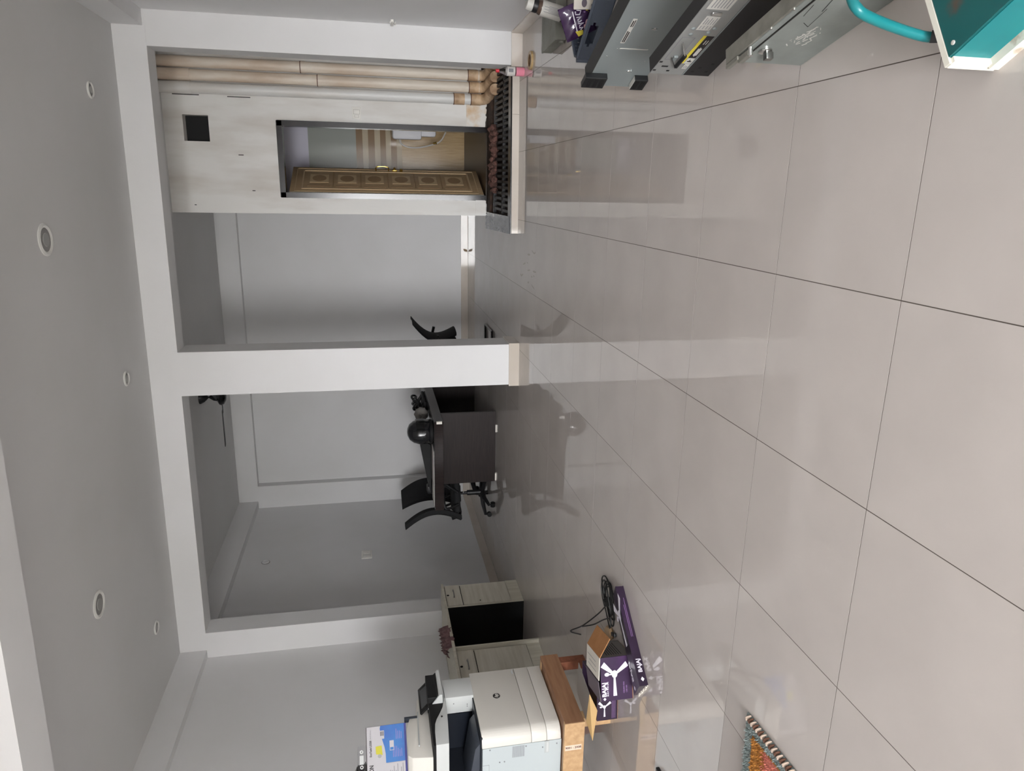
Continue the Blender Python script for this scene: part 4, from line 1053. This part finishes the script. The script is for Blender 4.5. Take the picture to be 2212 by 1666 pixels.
def ear(z0, z1, nm):
    bm = B(); box(bm, (.018, -.03, z0), (.104, -.0005, z1), bev=.003); e_ = obj(nm, bm, 'black_plastic', t)
    bm = B()
    for k in range(3): box(bm, (.03, -.0312, z0 + .012 + k * .03), (.09, -.03, z0 + .03 + k * .03)) if z0 + .03 + k * .03 < z1 else None
    if len(bm.faces): obj('slot', bm, 'knee_black', e_)
    else: bm.free()
    return e_
ear(.208, .318, 'bracket'); e2 = ear(.0, .068, 'bracket')
bm = B(); box(bm, (.022, -.029, .0665), (.10, -.004, .0685)); obj('white_sticker', bm, 'label_white', e2)

# plastic crate behind, with snack packet and bottle
t = thing('plastic_crate', 'dark blue-grey perforated plastic crate with oval hand hole', 'crate', (.751, 4.409, 0), math.atan2(-.795, .607))
LC, WC, HC = .45, .30, .115
def crate_wall(M_, L_, holes, nm):
    """wall in local xz of M_, thickness along y, with slots"""
    bm = B(); zt = HC
    for (a, b, c, d) in holes: box(bm, (a, 0, b), (c, .006, d), M_)
    obj(nm, bm, 'crate', t)
I = Matrix.Identity(4)
hh0, hh1 = .107, .274
crate_wall(I, LC, [(0, .0, LC, .05), (0, .05, hh0, HC), (hh1, .05, LC, HC), (hh0, .098, hh1, HC), (hh0, .05, hh0 + .022, .068), (hh1 - .022, .05, hh1, .068), (hh0, .084, hh0 + .018, .098), (hh1 - .018, .084, hh1, .098)], 'side_wall')
crate_wall(Matrix.Translation((0, WC - .006, 0)), LC, [(0, 0, LC, HC)], 'side_wall')
crate_wall(Matrix.Translation((.006, 0, 0)) @ Matrix.Rotation(PI / 2, 4, 'Z'), WC, [(0, 0, WC, .05)] + [(k * .03, .05, k * .03 + .022, HC) for k in range(10)] + [(0, .065, WC, .074), (0, .09, WC, .10)], 'end_wall')
crate_wall(Matrix.Translation((LC, 0, 0)) @ Matrix.Rotation(PI / 2, 4, 'Z'), WC, [(0, 0, WC, HC)], 'end_wall')
bm = B(); box(bm, (0, 0, 0), (LC, WC, .006)); obj('crate_floor', bm, 'crate', t)
bm = B(); rp = [(0.01, .0), (LC, 0), (LC, WC), (0.01, WC)]
tube(bm, [(.03, .002, HC), (LC - .03, .002, HC), (LC - .005, .03, HC), (LC - .005, WC - .03, HC), (LC - .03, WC - .002, HC), (.03, WC - .002, HC), (.0, WC - .04, HC), (.0, .04, HC)], .011, 8, closed=True); obj('rim', bm, 'crate', t, True)
bm = B()
for cx_, cy_ in ((0.004, 0.004), (.004, WC - .004)):
    cyl(bm, (cx_, cy_, 0), (cx_, cy_, HC), .014, n=12)
obj('corner_post', bm, 'crate', t, True)
# snack packet
t = thing('snack_packet', 'shiny purple snack packet with white script in the crate', 'packet', (.968, 4.375, .125))
MK = frame((0, 0, 0), (-.86, .25, -.42), (.42, -.1, -.9))
bm = B(); n = 14; G_ = [[], []]
wK, hK = .092, .098
for sd in (0, 1):
    for i in range(n + 1):
        row = []
        for j in range(n + 1):
            u, v = i / n * 2 - 1, j / n * 2 - 1
            puff = .026 * (1 - u ** 4) * (1 - v ** 4) + .004 * math.sin(9 * u + 5 * v)
            row.append(bm.verts.new(MK @ Vector((u * wK, v * hK, puff if sd == 0 else -puff - .002))))
        G_[sd].append(row)
for sd in (0, 1):
    for i in range(n):
        for j in range(n):
            q = (G_[sd][i][j], G_[sd][i + 1][j], G_[sd][i + 1][j + 1], G_[sd][i][j + 1]); bm.faces.new(q if sd == 0 else q[::-1])
pk = obj('packet_film', bm, 'snack_purple', t, True)
bm = B()
for pts in ([(-.055, .0), (-.042, .024), (-.026, .010), (-.034, -.012), (-.05, -.008)], [(-.018, -.012), (-.011, .016), (-.004, -.008), (.010, -.008), (.007, .014)], [(.016, -.012), (.024, .02), (.028, -.008), (.040, -.010), (.044, .010), (.052, -.008)], [(-.056, -.025), (.052, -.030)]):
    tube(bm, [MK @ Vector((x, y, .027)) for x, y in pts], .0036, 6)
obj('script_lettering', bm, 'print_white', pk)
decal('yellow_badge', [[(.050, -.040), (.082, -.030), (.080, .0), (.058, .006)]], on(MK, 0, 0, .022), 'label_yellow', pk, .003)
decal('pink_figure', [ell(.052, .030, .020, .010, 14, .5), ell(.03, .040, .018, .009, 14, -.4), rect(.04, .016, .06, .021)], on(MK, 0, 0, .022), 'snack_pink', pk, .003)
text('small_lettering', 'puff', .018, on(MK, -.018, .045, .024), 'print_lilac', pk, bold=.0006)
decal('yellow_print', [rect(-.062, .050, -.040, .062), rect(-.036, .054, -.018, .066)], on(MK, 0, 0, .020), 'label_yellow', pk, .003)
t = thing('printed_leaflet', 'white printed packet standing beside the purple packet in the crate', 'packet', (1.045, 4.265, .03))
ME_ = frame((0, 0, 0), (.9, -.4, .1), (-.1, .25, 1)); bm = B(); box(bm, (-.04, -.015, 0), (.07, .15, .014), ME_, bev=.005); lf = obj('packet_film', bm, 'card_white', t)
decal('print', [ell(-.005, .09, .022, .015), ell(.03, .06, .015, .022), rect(-.03, .04, -.01, .05)], on(ME_, 0, 0, .0142), 'purple_grey', lf)
# spice bottle
t = thing('label_bottle', 'brown bottle with white text label and dark cap behind the crate', 'bottle', (1.115, 4.98, .0105), math.radians(-18))
t.rotation_euler = (0, math.radians(12), math.radians(-10))
bm = B(); lathe(bm, [(0, 0), (.045, 0), (.048, .01), (.048, .20), (.043, .222), (.034, .232), (0, .232)], n=24); obj('bottle_body', bm, 'amber', t, True)
bm = B(); lathe(bm, [(.0487, .062), (.0487, .205)], n=24); 
lbm = bm
obj('paper_label', lbm, 'label_white', t, True)
bm = B()
for k in range(6):
    a0 = math.radians(-115 + k * 9)
    x, y = .0492 * math.cos(a0), .0492 * math.sin(a0); box(bm, (x - .0014, y - .0008, .08), (x + .0014, y + .0008, .19 - .03 * (k % 2)))
obj('small_print', bm, 'ink_grey', t)
bm = B(); lathe(bm, [(0, .262), (.040, .262), (.042, .258), (.042, .230), (0, .228)], n=24); obj('cap_band', bm, 'black_plastic', t, True)
bm = B(); lathe(bm, [(0, .305), (.034, .303), (.038, .295), (.038, .262), (0, .26)], n=24); obj('cap', bm, 'label_white', t, True)
# grey metal box behind
t = thing('junction_box', 'small dull grey metal box on the floor behind the crate', 'metal box', (.995, 5.08, 0), math.radians(3))
bm = B(); box(bm, (0, 0, 0.004), (.30, .40, .075), bev=.004); obj('box_body', bm, 'box_grey', t)
bm = B(); cyl(bm, (-.012, .05, .022), (.02, .05, .022), .021, n=16); obj('knockout', bm, 'box_grey', t, True)
bm = B(); box(bm, (-.003, .0, .066), (.303, .403, .079), bev=.003); obj('box_lid', bm, 'box_grey', t)
# tape roll lying flat
t = thing('tape_roll', 'roll of brown packing tape lying flat on the floor by the pillar', 'tape', (1.035, 6.165, 0))
bm = B(); lathe(bm, [(.048, .0), (.072, .0), (.072, .018), (.048, .018), (.048, 0)], n=32); obj('tape_winding', bm, 'tape', t, True)
bm = B(); lathe(bm, [(.044, .0), (.0485, .0), (.0485, .0185), (.044, .0185), (.044, 0)], n=32); obj('core', bm, 'tape_core', t, True)
# pink bottle
t = thing('cleaner_bottle', 'clear bottle of pink cleaner with red cap at the pillar foot', 'bottle', (.99, 6.46, 0))
bm = B(); lathe(bm, [(0, 0), (.034, 0), (.037, .006), (.037, .072), (0, .072)], n=24); obj('pink_liquid', bm, 'pink_liquid', t, True)
bm = B(); lathe(bm, [(0, .0715), (.0372, .0715), (.0372, .145), (.034, .165), (.018, .205), (.013, .222), (0, .222)], n=24); obj('bottle_wall', bm, 'clear', t, True)
bm = B(); lathe(bm, [(.0382, .083), (.0382, .152)], n=24); obj('paper_label', bm, 'paper', t, True)
bm = B(); lathe(bm, [(0, .248), (.012, .248), (.0145, .244), (.0145, .218), (0, .218)], n=16); obj('cap', bm, 'red_cap', t, True)
bm = B(); box(bm, (-.012, -.0405, .10), (.016, -.0378, .14)); obj('small_print', bm, 'ink_grey', t)

# teal machine, nearest on the right
d1 = Vector((.373 - .284, 1.3 - 1.447, 0)).normalized()
t = thing('teal_machine', 'teal painted metal machine base with white edging and bent tube handle', 'machine', (.274, 1.449, 0), math.atan2(d1.y, d1.x))
LT, WT, HT = .42, .30, .123
bm = B(); box(bm, (.012, .012, .012), (LT, WT, HT - .006)); tb = obj('body', bm, 'teal', t)
bm = B(); box(bm, (.015, .014, HT - .008), (LT, WT, HT), bev=.001); tp = obj('top_plate', bm, 'teal_rust', t)
bm = B(); box(bm, (0, 0, 0.0), (.013, .014, HT)); box(bm, (0, 0.0, 0.0), (.014, WT, HT + .001)); obj('white_edge', bm, 'white_enamel', t)
bm = B(); box(bm, (.0, -.001, .0), (.022, .012, .118)); obj('white_corner', bm, 'white_enamel', t)
bm = B(); box(bm, (.012, -.008, .0), (LT, .013, .024)); obj('white_foot_rail', bm, 'white_enamel', t)
for (x, y) in ((.035, .035), (.035, .16)):
    bm = B(); lathe(bm, [(.005, 0), (.005, .002), (0, .003)], o=(x, y, HT), n=12); obj('screw', bm, 'label_white', tp)
tl_ = lambda w: t.matrix_world.inverted() @ Vector(w)
bpy.context.view_layer.update()
path = [(.352, 1.518, .078), (.354, 1.542, .11), (.371, 1.546, .195), (.386, 1.534, .272), (.398, 1.532, .298), (.425, 1.552, .303), (.52, 1.61, .305), (.62, 1.67, .305)]
bm = B(); tube(bm, [tl_(p) for p in smooth_path(path, 6)], .0115, 14); obj('tube_handle', bm, 'teal', t, True)
bm = B(); cyl(bm, tl_((.351, 1.512, .070)), tl_((.353, 1.535, .100)), .0135, n=14); obj('handle_joint', bm, 'grate_iron', t, True)
